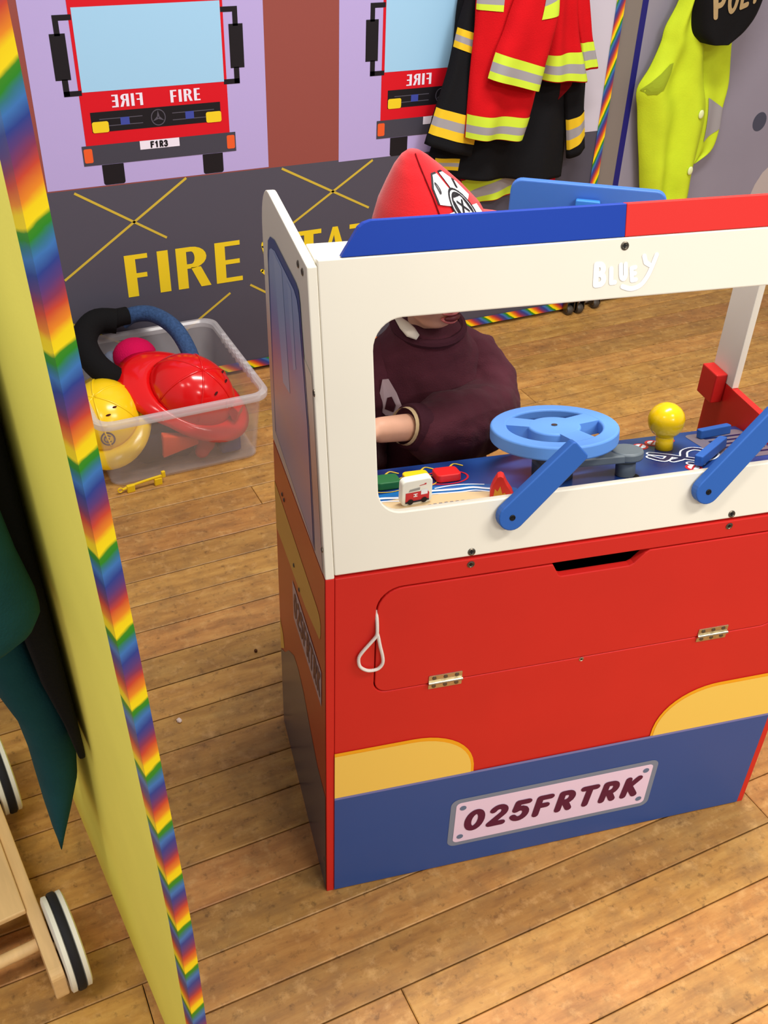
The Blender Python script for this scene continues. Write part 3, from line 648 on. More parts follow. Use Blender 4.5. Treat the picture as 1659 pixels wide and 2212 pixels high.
# gear pattern
gears = [[(.552, .208), (.572, .194), (.590, .178), (.612, .160)], [(.570, .172), (.590, .178), (.605, .200), (.625, .206), (.640, .192)], [(.545, .196), (.558, .178), (.575, .190)], [(.612, .160), (.600, .148), (.588, .155)], [(.612, .160), (.632, .166), (.645, .178)]]
for g in gears: dstroke('printed_gear_gate', g, .013, pwht, .0006, 3)
for g in gears: dstroke('printed_gear_slot', g, .0075, navy, .0010, 3)
for a, b_ in ((.553, .240), (.578, .247), (.605, .252), (.585, .140)):
    dd('printed_warning_sign', circ(a, b_, .0125), pred, .0004); dd('printed_warning_field', circ(a, b_, .0085), pwht, .0008); dstroke('printed_warning_bar', [(a-.005, b_-.005), (a+.005, b_+.005)], .003, pred, .0011, 2)
dd('printed_radio', rrect(.64, .738, .15, .262, .01), pbrn, .0004)
for i in range(6): dd('printed_grille_bar', rrect(.662, .732, .165+.014*i, .170+.014*i, .002, 2), navy, .0008)
# steering wheel
WC = DP(.377, .178, .067); wn = Vector((0, .213*SD, SD)); wu = Vector((1, 0, 0)); wv_ = wn.cross(wu)
def WP(x, y, z): return WC+wu*x+wv_*y+wn*z
bm = BM(); rot0 = math.radians(-4)
n = 48; inn, outr, z0, z1 = .068, .0915, -.0105, .0105
ringprism(bm, [(outr*math.cos(2*PI*i/n), outr*math.sin(2*PI*i/n)) for i in range(n)], [(inn*math.cos(2*PI*i/n), inn*math.sin(2*PI*i/n)) for i in range(n)], WP, z0, z1)
sw = tp('steering_wheel', bm, lt_blue, bevel=.003, seg=3, smooth=True)
bm = BM(); prism(bm, circ(0, 0, .038, 32), WP, z0, z1-.0004); obj('wheel_hub', bm, lt_blue, sw, True, bevel=.003, seg=3)
for a in (18, 150, 288):
    t = math.radians(a)+rot0; c, s = math.cos(t), math.sin(t); bm = BM()
    prism(bm, [(x*c-y*s, x*s+y*c) for x, y in ((.03, -.0155), (.0715, -.0175), (.0715, .0175), (.03, .0155))], WP, z0, z1-.0005); obj('wheel_spoke', bm, lt_blue, sw)
bm = BM(); lathe(bm, [(.0045, 0), (.0045, .0006), (.002, .0012)], 12, lambda x, y, z: WP(x, y, z1+z)); obj('hub_screw', bm, screw_m, sw, True)
bm = BM(); lathe(bm, [(.03, -.0665), (.03, -.045), (.024, -.044), (.024, -.0105)], 24, WP); tp('steering_column', bm, M('column_grey', (66, 70, 76), .45, .4), smooth=True)
# indicator stalk with knob
bm = BM(); hcl = []
for (x0, y0), (x1, y1), r0, r1 in (((.395, .150), (.478, .148), .016, .022),):
    t = math.atan2(y1-y0, x1-x0)
    hcl = [(x0+r0*math.cos(q), y0+r0*math.sin(q)) for q in [t+PI/2+PI*i/10 for i in range(11)]]+[(x1+r1*math.cos(q), y1+r1*math.sin(q)) for q in [t-PI*.62+PI*1.24*i/14 for i in range(15)]]
prism(bm, hcl, DP, .026, .038); st_ = tp('indicator_stalk', bm, grey_pl, bevel=.002)
bm = BM(); prism(bm, circ(.478, .148, .024, 28), DP, .026, .0395); obj('stalk_knob', bm, grey_pl, st_, True, bevel=.003)
bm = BM(); lathe(bm, [(.0145, .0006), (.0145, .02), (.010, .021), (.010, .027)], 20, lambda x, y, z: DP(.478, .148, 0)+wu*x+wv_*y+wn*z); obj('stalk_pin', bm, grey_pl, st_, True)
dstroke('printed_slot', [(.486, .128), (.49, .138), (.484, .148)], .009, black, .0006, 3)
# gear ball
bm = BM(); gc = DP(.583, .222, .046)
lathe(bm, [(.0135, -.0455), (.0135, -.0275), (.0125, -.0245), (.0150, -.0235), (.0205, -.019), (.0250, -.0125), (.0275, -.004), (.0278, .004), (.0255, .012), (.0205, .0192), (.013, .0248), (.005, .0275)], 32, lambda x, y, z: gc+wu*x+wv_*y+wn*z)
tp('gear_knob', bm, yel_pl, smooth='all', label='yellow ball gear knob')
# flip switches at the right of the dash
def dbar(nm, p0, p1, wd, h0, h1, mt):
    t = math.atan2(p1[1]-p0[1], p1[0]-p0[0]); c, s = math.cos(t), math.sin(t); ln = math.hypot(p1[0]-p0[0], p1[1]-p0[1]); bm = BM()
    prism(bm, [(p0[0]+x*c-y*s, p0[1]+x*s+y*c) for x, y in rrect(0, ln, -wd/2, wd/2, .003, 3)], DP, h0, h1); return tp(nm, bm, mt, bevel=.0015)
dbar('flip_switch', (.655, .243), (.715, .252), .012, .0006, .015, lev_blue)
dbar('flip_switch', (.588, .135), (.668, .196), .013, .004, .020, lev_blue)
# ================================================================== LOOSE BLOCKS ON THE DASHBOARD
TMX = Matrix.Translation((.36770, .87902, 0)) @ Matrix.Rotation(-.184506, 4, 'Z')
def t2w(a, b, z): return TMX @ Vector((a, b, z))
tz = -.184506
o0 = DP(.158, .145, .0014)
S_ = .92
blk = thing('toy_block', 'white wooden block printed with a red fire engine on the dashboard', 'toy block', t2w(*o0), tz+.10)
BK = lambda x, z, o: Vector((x, -o, z))*S_
bm = BM(); prism(bm, rrect(-.0245, .0245, 0, .045, .008), BK, -.007, .007); obj('block', bm, M('block_white', (236, 238, 228), .4, .4), blk, bevel=.0015)
bd = lambda nm, P, mt, o: decal(nm, P, BK, mt, o, blk)
bp_r = M('block_red', (196, 44, 52), .45, .3); bp_g = M('block_grey', (150, 152, 150), .45, .3); bp_k = M('block_navy', (30, 32, 58), .45, .3)
bd('printed_cab', [(-.0185, .006), (.0195, .006), (.0195, .019), (.016, .024), (-.0185, .024)], bp_r, .0074)
bd('printed_window', R4(.006, .0165, .0175, .026), pwht, .0077)
bd('printed_ladder', [(-.014, .0255), (.004, .0265), (.004, .031), (-.012, .0295)], bp_g, .0074)
bd('printed_ladder_tip', [(.003, .0335), (.014, .0345), (.014, .037), (.011, .037), (.011, .0355), (.003, .0345)], bp_r, .0074)
bd('printed_stripe', R4(-.0185, .0195, .0055, .0085), bp_k, .0078)
for x in (-.0105, .0115): bd('printed_wheel', circ(x, .0075, .0048, 16), pblack, .0081)
bd('printed_emblem', R4(-.006, .0005, .0155, .0170), pwht, .0078); bd('printed_emblem', R4(-.006, .0005, .0195, .0210), pwht, .0078); bd('printed_emblem', R4(-.0036, -.0018, .0155, .0210), pwht, .0079)
o0 = DP(.279, .130, .0014)
S_ = 1.0
fb = thing('toy_block', 'red wooden flame block with a yellow flame print behind the wiper lever', 'toy block', t2w(*o0), tz-.35)
shp = [(-.016, 0), (.018, 0), (.014, .010), (.006, .022), (.0, .034), (-.004, .036), (-.008, .034), (-.013, .022), (-.016, .010)]
bm = BM(); prism(bm, shp, BK, -.007, .007); obj('block', bm, M('block_bright_red', (222, 52, 42), .4, .4), fb, bevel=.001)
decal('printed_flame', [(-.011, .002), (.009, .002), (.004, .010), (.001, .007), (-.003, .020), (-.006, .011), (-.010, .015)], BK, M('flame_yellow', (222, 160, 50), .45, .3), .0074, fb)

# ================================================================== CHILD
skin = M('skin', (222, 170, 142), .5, .3, var=.05, vs=40); maroon = M('maroon_fleece', (72, 32, 42), .9, .15, var=.12, vs=25, bump=.5, bs=500, sheen=.04)
PS = lambda P: [Vector(q) for q in P]
kid = thing('person', 'small child in a maroon sweatshirt and red fire hat behind the toy engine', 'person', t2w(.285, .52, 0), tz)
KO = Vector((.285, .52, 0))
def K(P): return [Vector(q)-KO for q in P]
def remesh(o, vox, sm=4):
    r = o.modifiers.new('remesh', 'REMESH'); r.mode = 'VOXEL'; r.voxel_size = vox; r.use_smooth_shade = True
    s = o.modifiers.new('smooth', 'SMOOTH'); s.factor = .5; s.iterations = sm
bm = BM()
hc = Vector((.270, .478, .845))
HR = Matrix.Rotation(math.radians(16), 3, 'Z') @ Matrix.Rotation(math.radians(8), 3, 'X')     # head turned to the viewer's right and bowed a little
def hp(x, y, z): return hc+HR @ Vector((x, y, z))
for cc, rr in (((0, .004, .028), (.074, .088, .076)), ((0, -.012, -.018), (.061, .068, .068)), ((0, -.030, -.064), (.034, .034, .026)), ((.030, -.044, -.030), (.028, .026, .028)), ((-.030, -.044, -.030), (.028, .026, .028)), ((0, -.086, -.020), (.009, .012, .011)), ((0, -.078, -.005), (.008, .010, .018)), ((.072, .010, -.006), (.010, .016, .024)), ((-.072, .010, -.006), (.010, .016, .024))):
    V0 = len(bm.verts); ellip(bm, (0, 0, 0), rr); bm.verts.ensure_lookup_table()
    for v in bm.verts[V0:]: v.co = hp(*(v.co+Vector(cc)))-KO
for P, R in (
    ([(.284, .505, .66), (.282, .500, .74), (.280, .494, .80)], [.045, .036, .038]),
    ([(.285, .515, .36), (.285, .510, .46), (.285, .505, .58), (.285, .505, .66)], [.078, .082, .086, .072]),
    ([(.285, .505, .655), (.350, .505, .655), (.374, .475, .620), (.370, .432, .605), (.29, .360, .622), (.206, .328, .650), (.152, .314, .660)], [.05, .042, .034, .031, .029, .022, .020]),
    ([(.285, .505, .655), (.195, .500, .655), (.165, .480, .58), (.150, .440, .53), (.120, .385, .585), (.095, .345, .635)], [.05, .042, .034, .031, .027, .021]),
    ([(.250, .515, .37), (.245, .510, .22), (.243, .520, .06)], [.066, .048, .034]), ([(.320, .515, .37), (.326, .510, .22), (.328, .520, .06)], [.066, .048, .034]),
    ([(.243, .525, .035), (.240, .455, .028)], [.034, .026]), ([(.328, .525, .035), (.332, .455, .028)], [.034, .026])):
    blob(bm, K(P), R)
def hand(wr, d, up_, sp, th_side):
    """palm and five bent fingers; wr wrist, d pointing direction, up_ back of the hand, sp spread direction"""
    d, up_, sp = Vector(d).normalized(), Vector(up_).normalized(), Vector(sp).normalized(); wr = Vector(wr)
    for k in (-1.2, -.4, .4, 1.2): blob(bm, K([wr+d*.006+sp*k*.008, wr+d*.040+sp*k*.0105]), [.0125, .0105], 8)
    for k, ln in ((-1.5, .027), (-.5, .035), (.5, .037), (1.5, .033)):
        b0 = wr+d*.044+sp*k*.0105
        blob(bm, K([b0, b0+d*ln*.5-up_*.004, b0+d*ln*.8-up_*.014, b0+d*ln*.9-up_*.024]), [.0078, .0072, .0066, .0058], 8)
    b0 = wr+d*.012+sp*th_side*.014
    blob(bm, K([b0, b0+d*.014+sp*th_side*.012-up_*.006, b0+d*.030+sp*th_side*.014-up_*.014]), [.0095, .0080, .0065], 8)
hand((.140, .312, .662), (-.97, -.22, .05), (.05, 0, 1), (-.22, .97, 0), -1)
hand((.092, .335, .645), (.1, -.95, .25), (0, .25, 1), (.95, .1, 0), 1)
body = obj('body', bm, skin, kid, 'all'); remesh(body, .0042, 3)
# mouth, eyes, hair
bm = BM()
for z, r in ((-.0425, (.017, .007, .0032)), (-.0555, (.0155, .0085, .0052))):
    V0 = len(bm.verts); ellip(bm, (0, 0, 0), r, 14, 8); bm.verts.ensure_lookup_table()
    for v in bm.verts[V0:]:
        x = v.co.x; v.co = hp(x, v.co.y-.0735+x*x*14, v.co.z+z+(.0 if z > -.05 else x*x*6))-KO
obj('lips', bm, M('lips', (184, 98, 96), .35, .4), kid, 'all')
bm = BM()
V0 = 0; ellip(bm, (0, 0, 0), (.015, .005, .0050), 12, 6)
for v in bm.verts: v.co = hp(v.co.x, v.co.y-.0795+v.co.x**2*14, v.co.z-.0490)-KO
obj('mouth_opening', bm, M('mouth_dark', (90, 26, 30), .5, .4), kid, 'all')
for sx in (-1, 1):
    bm = BM(); V0 = 0; ellip(bm, (0, 0, 0), (.0115, .006, .0075), 14, 8)
    for v in bm.verts: v.co = hp(v.co.x+sx*.029, v.co.y-.0755, v.co.z+.012)-KO
    e = obj('eye', bm, M('eye_white', (236, 234, 230), .2, .5), kid, 'all')
    bm = BM(); ellip(bm, (0, 0, 0), (.0048, .003, .0050), 12, 8)
    for v in bm.verts: v.co = hp(v.co.x+sx*.029, v.co.y-.0800, v.co.z+.012)-KO
    obj('iris', bm, M('iris', (58, 40, 28), .2, .5), e, 'all')
bm = BM(); ellip(bm, (0, 0, 0), (.079, .092, .080), 24, 14)
for v in list(bm.verts):
    if v.co.y < -.03 and v.co.z < .045 or v.co.z < -.062: bm.verts.remove(v)
for v in bm.verts: v.co = hp(v.co.x, v.co.y+.008, v.co.z+.028)-KO
hair = obj('hair', bm, M('brown_hair', (92, 62, 40), .6, .4, var=.3, vs=80, stretch=(6, 6, 1)), kid, 'all')
so = hair.modifiers.new('solid', 'SOLIDIFY'); so.thickness = .006
# sweatshirt
bm = BM()
loft(bm, [(c[0]-KO.x, c[1]-KO.y, c[2], c[3], c[4]) for c in ((.285, .512, .395, .098, .086), (.285, .508, .43, .122, .104), (.280, .515, .50, .118, .098), (.280, .512, .58, .116, .094), (.280, .510, .645, .114, .088), (.280, .505, .690, .095, .074), (.280, .496, .722, .066, .062), (.279, .492, .742, .056, .056))], 28)
shirt = obj('sweatshirt', bm, maroon, kid, 'all', label='maroon sweatshirt'); remesh(shirt, .006, 5)
tx_ = bpy.data.textures.new('folds', 'CLOUDS'); tx_.noise_scale = .045; tx_.noise_depth = 2
def folds(o, st):
    dm = o.modifiers.new('folds', 'DISPLACE'); dm.texture = tx_; dm.strength = st; dm.mid_level = .5
folds(shirt, .014)
for P, R, ex_ in (([(.335, .512, .676), (.362, .505, .660), (.380, .480, .628), (.374, .432, .603), (.325, .380, .612), (.268, .345, .626), (.238, .335, .634)], [.044, .052, .054, .056, .061, .060, .047], (((.378, .455, .655), (.032, .022, .012)), ((.350, .42, .648), (.035, .02, .012)), ((.372, .44, .575), (.03, .02, .012)), ((.245, .335, .66), (.02, .02, .018)))),
             ([(.225, .510, .672), (.190, .500, .655), (.164, .480, .585), (.152, .445, .53), (.128, .400, .565), (.116, .378, .60)], [.045, .05, .052, .053, .05, .044], ())):
    bm = BM(); blob(bm, K(P), R, 16)
    for q, r in ex_: ellip(bm, Vector(q)-KO, r, 12, 8)
    sl_ = obj('sleeve', bm, maroon, shirt, 'all'); remesh(sl_, .005, 5); folds(sl_, .016)
for P, R in (([(.246, .343, .630), (.229, .337, .638), (.210, .331, .648), (.198, .327, .653)], [.043, .0395, .0365, .034]), ([(.119, .383, .59), (.107, .362, .62)], [.036, .030])):
    bm = BM(); pts = K(P) if len(P) == 2 else [v for v in smooth(K(P), 3)]
    RR = R if len(P) == 2 else [R[0]+(R[-1]-R[0])*i/(len(pts)-1) for i in range(len(pts))]
    tube(bm, pts, RR, 48)
    for k, v in enumerate(bm.verts):
        pass
    obj('cuff', bm, M('maroon_rib', (64, 30, 40), .9, .15, bump=.6, bs=260, stretch=(1, 1, 5)), shirt, True)
bm = BM(); tube(bm, K([(.198, .327, .653), (.191, .324, .656)]), [.030, .028], 24, cap=False); obj('shirt_lining', bm, M('lining', (196, 172, 132), .9, .1), shirt, True)
bm = BM()
for P in (arc(.278, .491, .056, .056, 0, 360, 28)[:-1],):
    tube(bm, K([(x, y,   .738+.008*math.sin(2*PI*i/28)) for i, (x, y) in enumerate(P)]), .0075, 8, closed=True)
obj('neckband', bm, MATS['maroon_rib'], shirt, True)
bm = BM(); tube(bm, K([(.219, .468, .765), (.226, .452, .759), (.234, .443, .751), (.244, .437, .744)]), [.006, .011, .012, .006], 10, flat=.45); obj('inner_collar', bm, M('offwhite_cotton', (200, 192, 176), .9, .1, bump=.3, bs=300), shirt, 'all')
pk = M('print_pale_pink', (206, 184, 192), .8, .1)
def chest(x, z, o): 
    a = (x-.280)/.116; return Vector((x, .510-.092*math.sqrt(max(.02, 1-a*a))-o, z))-KO
for nm, pts, mt, o in (('printed_shape', [(.196, .575), (.202, .630), (.210, .634), (.222, .612), (.232, .585), (.226, .570), (.208, .566)], pk, .014), ('printed_shape_center', [(.206, .578), (.209, .600), (.215, .604), (.221, .590), (.218, .576)], maroon, .0155), ('printed_shape', [(.172, .600), (.176, .636), (.184, .640), (.190, .615), (.186, .590)], pk, .016), ('printed_shape', [(.180, .566), (.180, .582), (.190, .586), (.195, .575), (.190, .564)], pk, .016)):
    bm = BM(); poly(bm, [chest(x-.012, z+.043, o-.004) for x, z in pts]); obj(nm, bm, mt, shirt)
bm = BM()
for P, R in (([(.285, .515, .36), (.285, .512, .42)], [.092, .090]), ([(.250, .515, .37), (.245, .510, .22), (.243, .520, .075)], [.076, .060, .048]), ([(.320, .515, .37), (.326, .510, .22), (.328, .520, .075)], [.076, .060, .048])): blob(bm, K(P), R)
pt = obj('trousers', bm, M('navy_jersey', (30, 32, 44), .9, .1, bump=.3, bs=400), kid, 'all'); remesh(pt, .006)
for x in (.243, .328):
    bm = BM(); blob(bm, K([(x, .535, .038), (x, .49, .036), (x-.285 and x+(x-.285)*.06, .445, .031)]), [.036, .034, .030], 12)
    for v in bm.verts: v.co.z = max(v.co.z, .002)
    obj('shoe', bm, M('shoe_grey', (70, 70, 78), .6, .3), kid, True)
# red felt fire hat
felt = M('red_felt', (214, 24, 32), .85, .15, bump=.25, bs=500, sheen=.3)
HRG = [(.270, .475, .885, .091, .104), (.268, .475, .915, .089, .100), (.262, .475, .944, .076, .086), (.253, .475, .972, .056, .066), (.243, .475, .997, .0355, .044), (.237, .475, 1.013, .020, .025), (.235, .475, 1.020, .010, .013)]
def hatS(th, t, off=0.):
    k = min(t, .9999)*(len(HRG)-1); i = int(k); f = k-i; A, B = HRG[i], HRG[min(i+1, len(HRG)-1)]
    c = [A[j]+(B[j]-A[j])*f for j in range(5)]
    d = Vector((math.cos(th), math.sin(th), .45))
    return Vector((c[0]+c[3]*math.cos(th), c[1]+c[4]*math.sin(th), c[2]))+d*off-KO
bm = BM(); rg = []
for i in range(25):
    rg.append([bm.verts.new(hatS(2*PI*j/40, i/24)) for j in range(40)])
for A, B in zip(rg, rg[1:]):
    for j in range(40): face(bm, (A[j], A[(j+1) % 40], B[(j+1) % 40], B[j]))
face(bm, rg[-1])
hat = obj('fire_hat', bm, felt, kid, 'all', label='red felt fire hat with white emblem')
bm = BM(); tube(bm, [hatS(math.radians(-92-8*t), t, .0006) for t in [i/14 for i in range(15)]], .0011, 6); obj('hat_seam', bm, M('hat_seam_dark', (110, 10, 16), .9, .1), hat)
bm = BM(); A = []; B = []
for j in range(48):
    th = 2*PI*j/48; fr_ = .5+.5*math.cos(th-math.radians(-38)); wdt = .014+.036*fr_**2
    p = hatS(th, .04)+KO; d = Vector((math.cos(th), math.sin(th), 0)); A.append(bm.verts.new(p-KO)); B.append(bm.verts.new(p+d*wdt+Vector((0, 0, -.003+.004*math.sin(th*3)+.034*fr_**3))-KO))
for j in range(48): face(bm, (A[j], A[(j+1) % 48], B[(j+1) % 48], B[j]))
br = obj('hat_brim', bm, felt, hat, 'all'); so = br.modifiers.new('solid', 'SOLIDIFY'); so.thickness = .003
T0_, t0_ = math.radians(-60), .42
def EMB(off):
    def f(u, v):      # u right, v up in metres on the hat surface
        return hatS(T0_+u/.076, t0_+v/.155, off)
    return f
def cross(s):
    P = []
    for k in range(4):
        a = math.radians(45+90*k)
        for da, r in ((-36, .021), (-37, .042), (-15, .047), (15, .047), (37, .042), (36, .021)):
            q = a+math.radians(da); P.append((s*r*math.cos(q)*.98, s*r*math.sin(q)))
    return P
def grid_poly(bm, pts, f, sub=5):
    c = (0, 0); n = len(pts)
    for i in range(n):
        p, q = pts[i], pts[(i+1) % n]
        for k in range(sub):
            a, b_ = k/sub, (k+1)/sub
            if k == 0: poly(bm, [f(0, 0), f(p[0]*b_, p[1]*b_), f(q[0]*b_, q[1]*b_)])
            else: poly(bm, [f(p[0]*a, p[1]*a), f(p[0]*b_, p[1]*b_), f(q[0]*b_, q[1]*b_), f(q[0]*a, q[1]*a)])
for nm, s, mt, o in (('emblem', 1.06, pblack, .0012), ('emblem_field', .98, M('emblem_white', (236, 230, 234), .7, .2, var=.25, vs=70), .0018)):
    bm = BM(); grid_poly(bm, cross(s), EMB(o)); obj(nm, bm, mt, hat)
bm = BM()
for r in (.0205, .0155): ribbon(bm, arc(0, 0, r, r, 0, 360, 24), .0026, EMB(.0024))
for k in range(4):
    a = math.radians(90*k)
    ribbon(bm, [(.014*math.cos(a+.5), .014*math.sin(a+.5)), (.014*math.cos(a-.5), .014*math.sin(a-.5))], .003, EMB(.0026))
word(bm, 'F', .019, -.036, .013, .01, .0026, EMB(.0026), .7); word(bm, 'D', -.031, .018, .012, .01, .0024, EMB(.0026), .7)
ribbon(bm, [(-.006, -.006), (.006, .006)], .003, EMB(.0026)); ribbon(bm, [(-.006, .006), (.006, -.006)], .003, EMB(.0026))
ribbon(bm, [(.020, .020), (.032, .028)], .004, EMB(.0026)); ribbon(bm, [(-.034, -.024), (-.020, -.026)], .004, EMB(.0026)); ribbon(bm, [(-.03, -.03), (-.024, -.02)], .003, EMB(.0026))
obj('emblem_drawing', bm, pblack, hat)
# ================================================================== STORAGE TUB AND ITS CONTENTS
def tub_mat():
    mt = bpy.data.materials.new('frosted_plastic'); mt.use_nodes = True; nt = mt.node_tree; b = nt.nodes['Principled BSDF']; L = nt.links.new
    b.inputs['Base Color'].default_value = C(226, 222, 226); b.inputs['Roughness'].default_value = .22; b.inputs['Specular IOR Level'].default_value = .6
    t = N(nt, 'ShaderNodeBsdfTransparent'); mx = N(nt, 'ShaderNodeMixShader'); mx.inputs[0].default_value = .2
    L(t.outputs[0], mx.inputs[1]); L(b.outputs[0], mx.inputs[2]); L(mx.outputs[0], nt.nodes['Material Output'].inputs[0]); return mt
plast = tub_mat()
tub = thing('storage_tub', 'clear plastic tub of dress-up helmets on the floor by the mural', 'tub', (.515, 2.33, 0))
def rr3(bm, x, y, r, z, n=8): return [bm.verts.new((px, py, z)) for px, py in rrect(-x, x, -y, y, r, n)]
def shell(levels, capb=True):
    bm = BM(); L = [rr3(bm, *l) for l in levels]
    for A, B in zip(L, L[1:]):
        for i in range(len(A)): face(bm, (A[i], A[(i+1) % len(A)], B[(i+1) % len(B)], B[i]))
    if capb: face(bm, L[0]); face(bm, L[-1])
    return bm
obj('tub_wall', shell([(.188, .196, .03, .002), (.192, .200, .032, .006), (.205, .222, .036, .188), (.2025, .2195, .035, .188), (.1895, .1975, .03, .008)]), plast, tub, True)
rimm = plast.copy(); rimm.name = 'frosted_plastic_rim'; [setattr(n_.inputs[0], 'default_value', .42) for n_ in rimm.node_tree.nodes if n_.type == 'MIX_SHADER']
obj('tub_rim', shell([(.205, .222, .036, .188), (.218, .235, .04, .186), (.220, .237, .041, .190), (.220, .237, .041, .202), (.217, .234, .040, .206), (.208, .225, .037, .206), (.2025, .2195, .035, .200), (.2025, .2195, .035, .188)], False), rimm, tub, True)
for i in range(9):
    bm = BM(); box(bm, .203, .216, -.13+.03*i, -.118+.03*i, .180, .2075); obj('grip_rib', bm, rimm, tub, bevel=.002)
for x in (-.06, .10):
    bm = BM(); box(bm, x, x+.003, -.2385, -.2355, .187, .205); obj('rim_rib', bm, plast, tub)
def helmet(name, label, mat, loc, X, Z, sc=1.0, crest=True):
    X, Z = Vector(X).normalized(), Vector(Z).normalized(); Y = Z.cross(X).normalized(); X = Y.cross(Z)
    o = thing(name, label, 'helmet'); mw = Matrix((X, Y, Z)).transposed().to_4x4(); mw.translation = Vector(loc); o.matrix_world = mw; o.scale = (sc, sc, sc)
    bm = BM(); k = 10
    prof = [(math.cos(PI/2*i/k), math.sin(PI/2*i/k)) for i in range(k)]+[(.02, 1)]
    lathe(bm, prof, 36, lambda x, y, z: Vector((x*.112-.003, y*.093, z*.098)))
    obj('dome', bm, mat, o, 'all')
    bm = BM(); A = []
    for j in range(48):
        th = 2*PI*j/48; c, s = math.cos(th), math.sin(th); bk = max(0, -c); fr_ = max(0, c)
        L = []
        for q in range(5):
            f = q/4; ext = f*(.030+.052*bk**1.5+.022*fr_**2)
            L.append(bm.verts.new((c*(.110+ext)-.003, s*(.091+ext*.85), .006-f*f*(.022+.022*bk))))
        A.append(L)
    for j in range(48):
        B = A[(j+1) % 48]
        for q in range(4): face(bm, (A[j][q], B[q], B[q+1], A[j][q+1]))
    b = obj('brim', bm, mat, o, 'all'); so = b.modifiers.new('solid', 'SOLIDIFY'); so.thickness = .003
    for a in (0, 62, 118, 180, 242, 298):
        t = math.radians(a); c, s = math.cos(t), math.sin(t); bm = BM()
        tube(bm, [Vector((c*.1115*math.cos(PI/2*i/10)-.003, s*.0925*math.cos(PI/2*i/10), .0975*math.sin(PI/2*i/10))) for i in range(1, 11)], .0030, 10); obj('rib', bm, mat, o, 'all')
    for a in (25, 52, -30):
        t = math.radians(a); c, s = math.cos(t), math.sin(t); e = .95; P = Vector((c*.1125*math.cos(e)-.003, s*.0935*math.cos(e), .0985*math.sin(e)))
        bm = BM(); ellip(bm, P, (.003, .008, .002), 8, 6); obj('vent_slot', bm, M('vent_dark', (70, 4, 6), .6, .2), o)
    if not crest: return o
    bm = BM(); prism(bm, [(.098, .030), (.118, .012), (.128, .020), (.122, .052), (.100, .060)], lambda u, v, w: Vector((u, w, v)), -.018, .018); obj('front_crest', bm, mat, o, bevel=.003)
    return o
red_pl = M('red_gloss_plastic', (222, 16, 18), .16, .55); yel_h = M('yellow_gloss_plastic', (246, 204, 20), .22, .5)
cr, cu, ct = rx, ux, -fwd
helmet('toy_helmet', 'glossy red toy fire helmet lying on its side in the tub', red_pl, Vector((.530, 2.262, .168))+cr*.048-cu*.010, cr*.84-cu*.53-ct*.17, cr*.42+cu*.50+ct*.76, 1.02)
yh = helmet('toy_helmet', 'glossy yellow toy fire helmet with a round badge in the tub', yel_h, Vector((.372, 2.255, .125))-cr*.02, cr*.30-cu*.82+ct*.46, -cr*.12+cu*.47+ct*.87, .93, False)
bm = BM()
def hf(u, v, r=1.012):      # badge wrapped on the front of the yellow dome
    th = u/.09; el = .42+v/.1; return Vector((math.cos(th)*.112*math.cos(el)*r-.003, math.sin(th)*.093*math.cos(el)*r, .098*math.sin(el)*r))
ribbon(bm, arc(0, 0, .018, .018, 0, 360, 20), .004, hf); ribbon(bm, arc(0, 0, .010, .010, 30, 300, 12), .003, hf); ribbon(bm, [(-.004, -.006), (.004, 0), (-.004, .006)], .003, hf)
obj('badge', bm, M('badge_blue', (70, 62, 96), .5, .3), yh)
# other dress-up things in the tub
blackfoam = M('black_foam', (18, 17, 18), .9, .15, bump=.5, bs=200); bluefab = M('blue_mesh_fabric', (52, 78, 118), .8, .2, var=.25, vs=150, bump=.5, bs=300)
bm = BM(); tube(bm, smooth([(.455, 2.515, .262), (.41, 2.52, .268), (.372, 2.49, .262), (.352, 2.43, .248), (.362, 2.365, .225), (.395, 2.335, .195), (.42, 2.36, .17)], 4), .033, 12); obj('foam_hose', bm, blackfoam, None, True, label='thick black foam hose curled over the back of the tub', cat='toy hose')
bm = BM(); pth = smooth([(.47, 2.53, .250), (.505, 2.525, .268), (.55, 2.49, .275), (.585, 2.42, .262), (.602, 2.355, .22), (.607, 2.33, .16), (.605, 2.33, .10)], 5); tube(bm, pth, .0215, 12)
hs_ = obj('fabric_hose', bm, bluefab, None, True, label='blue fabric fire hose arching out of the tub', cat='toy hose')
bm = BM(); tube(bm, [(.435, 2.515, .262), (.46, 2.522, .268), (.488, 2.526, .267)], [.023, .0245, .0245], 12); obj('hose_nozzle', bm, blackfoam, hs_, True)
bm = BM(); ellip(bm, (.475, 2.43, .195), (.058, .055, .048), 20, 12); kh = obj('knit_hat', bm, M('magenta_knit', (200, 14, 76), .9, .1, bump=.7, bs=160, stretch=(3, 1, 1)), None, 'all', label='magenta knitted hat beside the red helmet in the tub', cat='hat')
bm = BM(); ellip(bm, (.420, 2.450, .175), (.030, .03, .034), 14, 8); obj('glove', bm, M('grey_fleece', (110, 116, 134), .9, .1, bump=.4, bs=200), None, 'all', label='grey fleece glove under the black foam hose', cat='glove')
bm = BM(); prism(bm, [(-.045, -.02), (.05, .0), (.048, .022), (-.04, .045)], lambda u, v, w: Vector((.505+u, 2.165+w, .062+v)), -.012, .012); obj('toy_cone', bm, M('orange_plastic', (238, 84, 34), .4, .4), None, bevel=.004, label='orange plastic toy cone at the bottom of the tub', cat='toy')
bm = BM()
for q, r in (((.578, 2.175, .050), (.026, .02, .03)), ((.590, 2.18, .085), (.02, .018, .028)), ((.565, 2.17, .028), (.02, .018, .018))): ellip(bm, q, r, 12, 8)
o = obj('cloth_bundle', bm, M('coral_cloth', (206, 78, 74), .9, .1, bump=.6, bs=80), None, 'all', label='crumpled coral red cloth at the bottom of the tub', cat='cloth'); remesh(o, .005, 3)
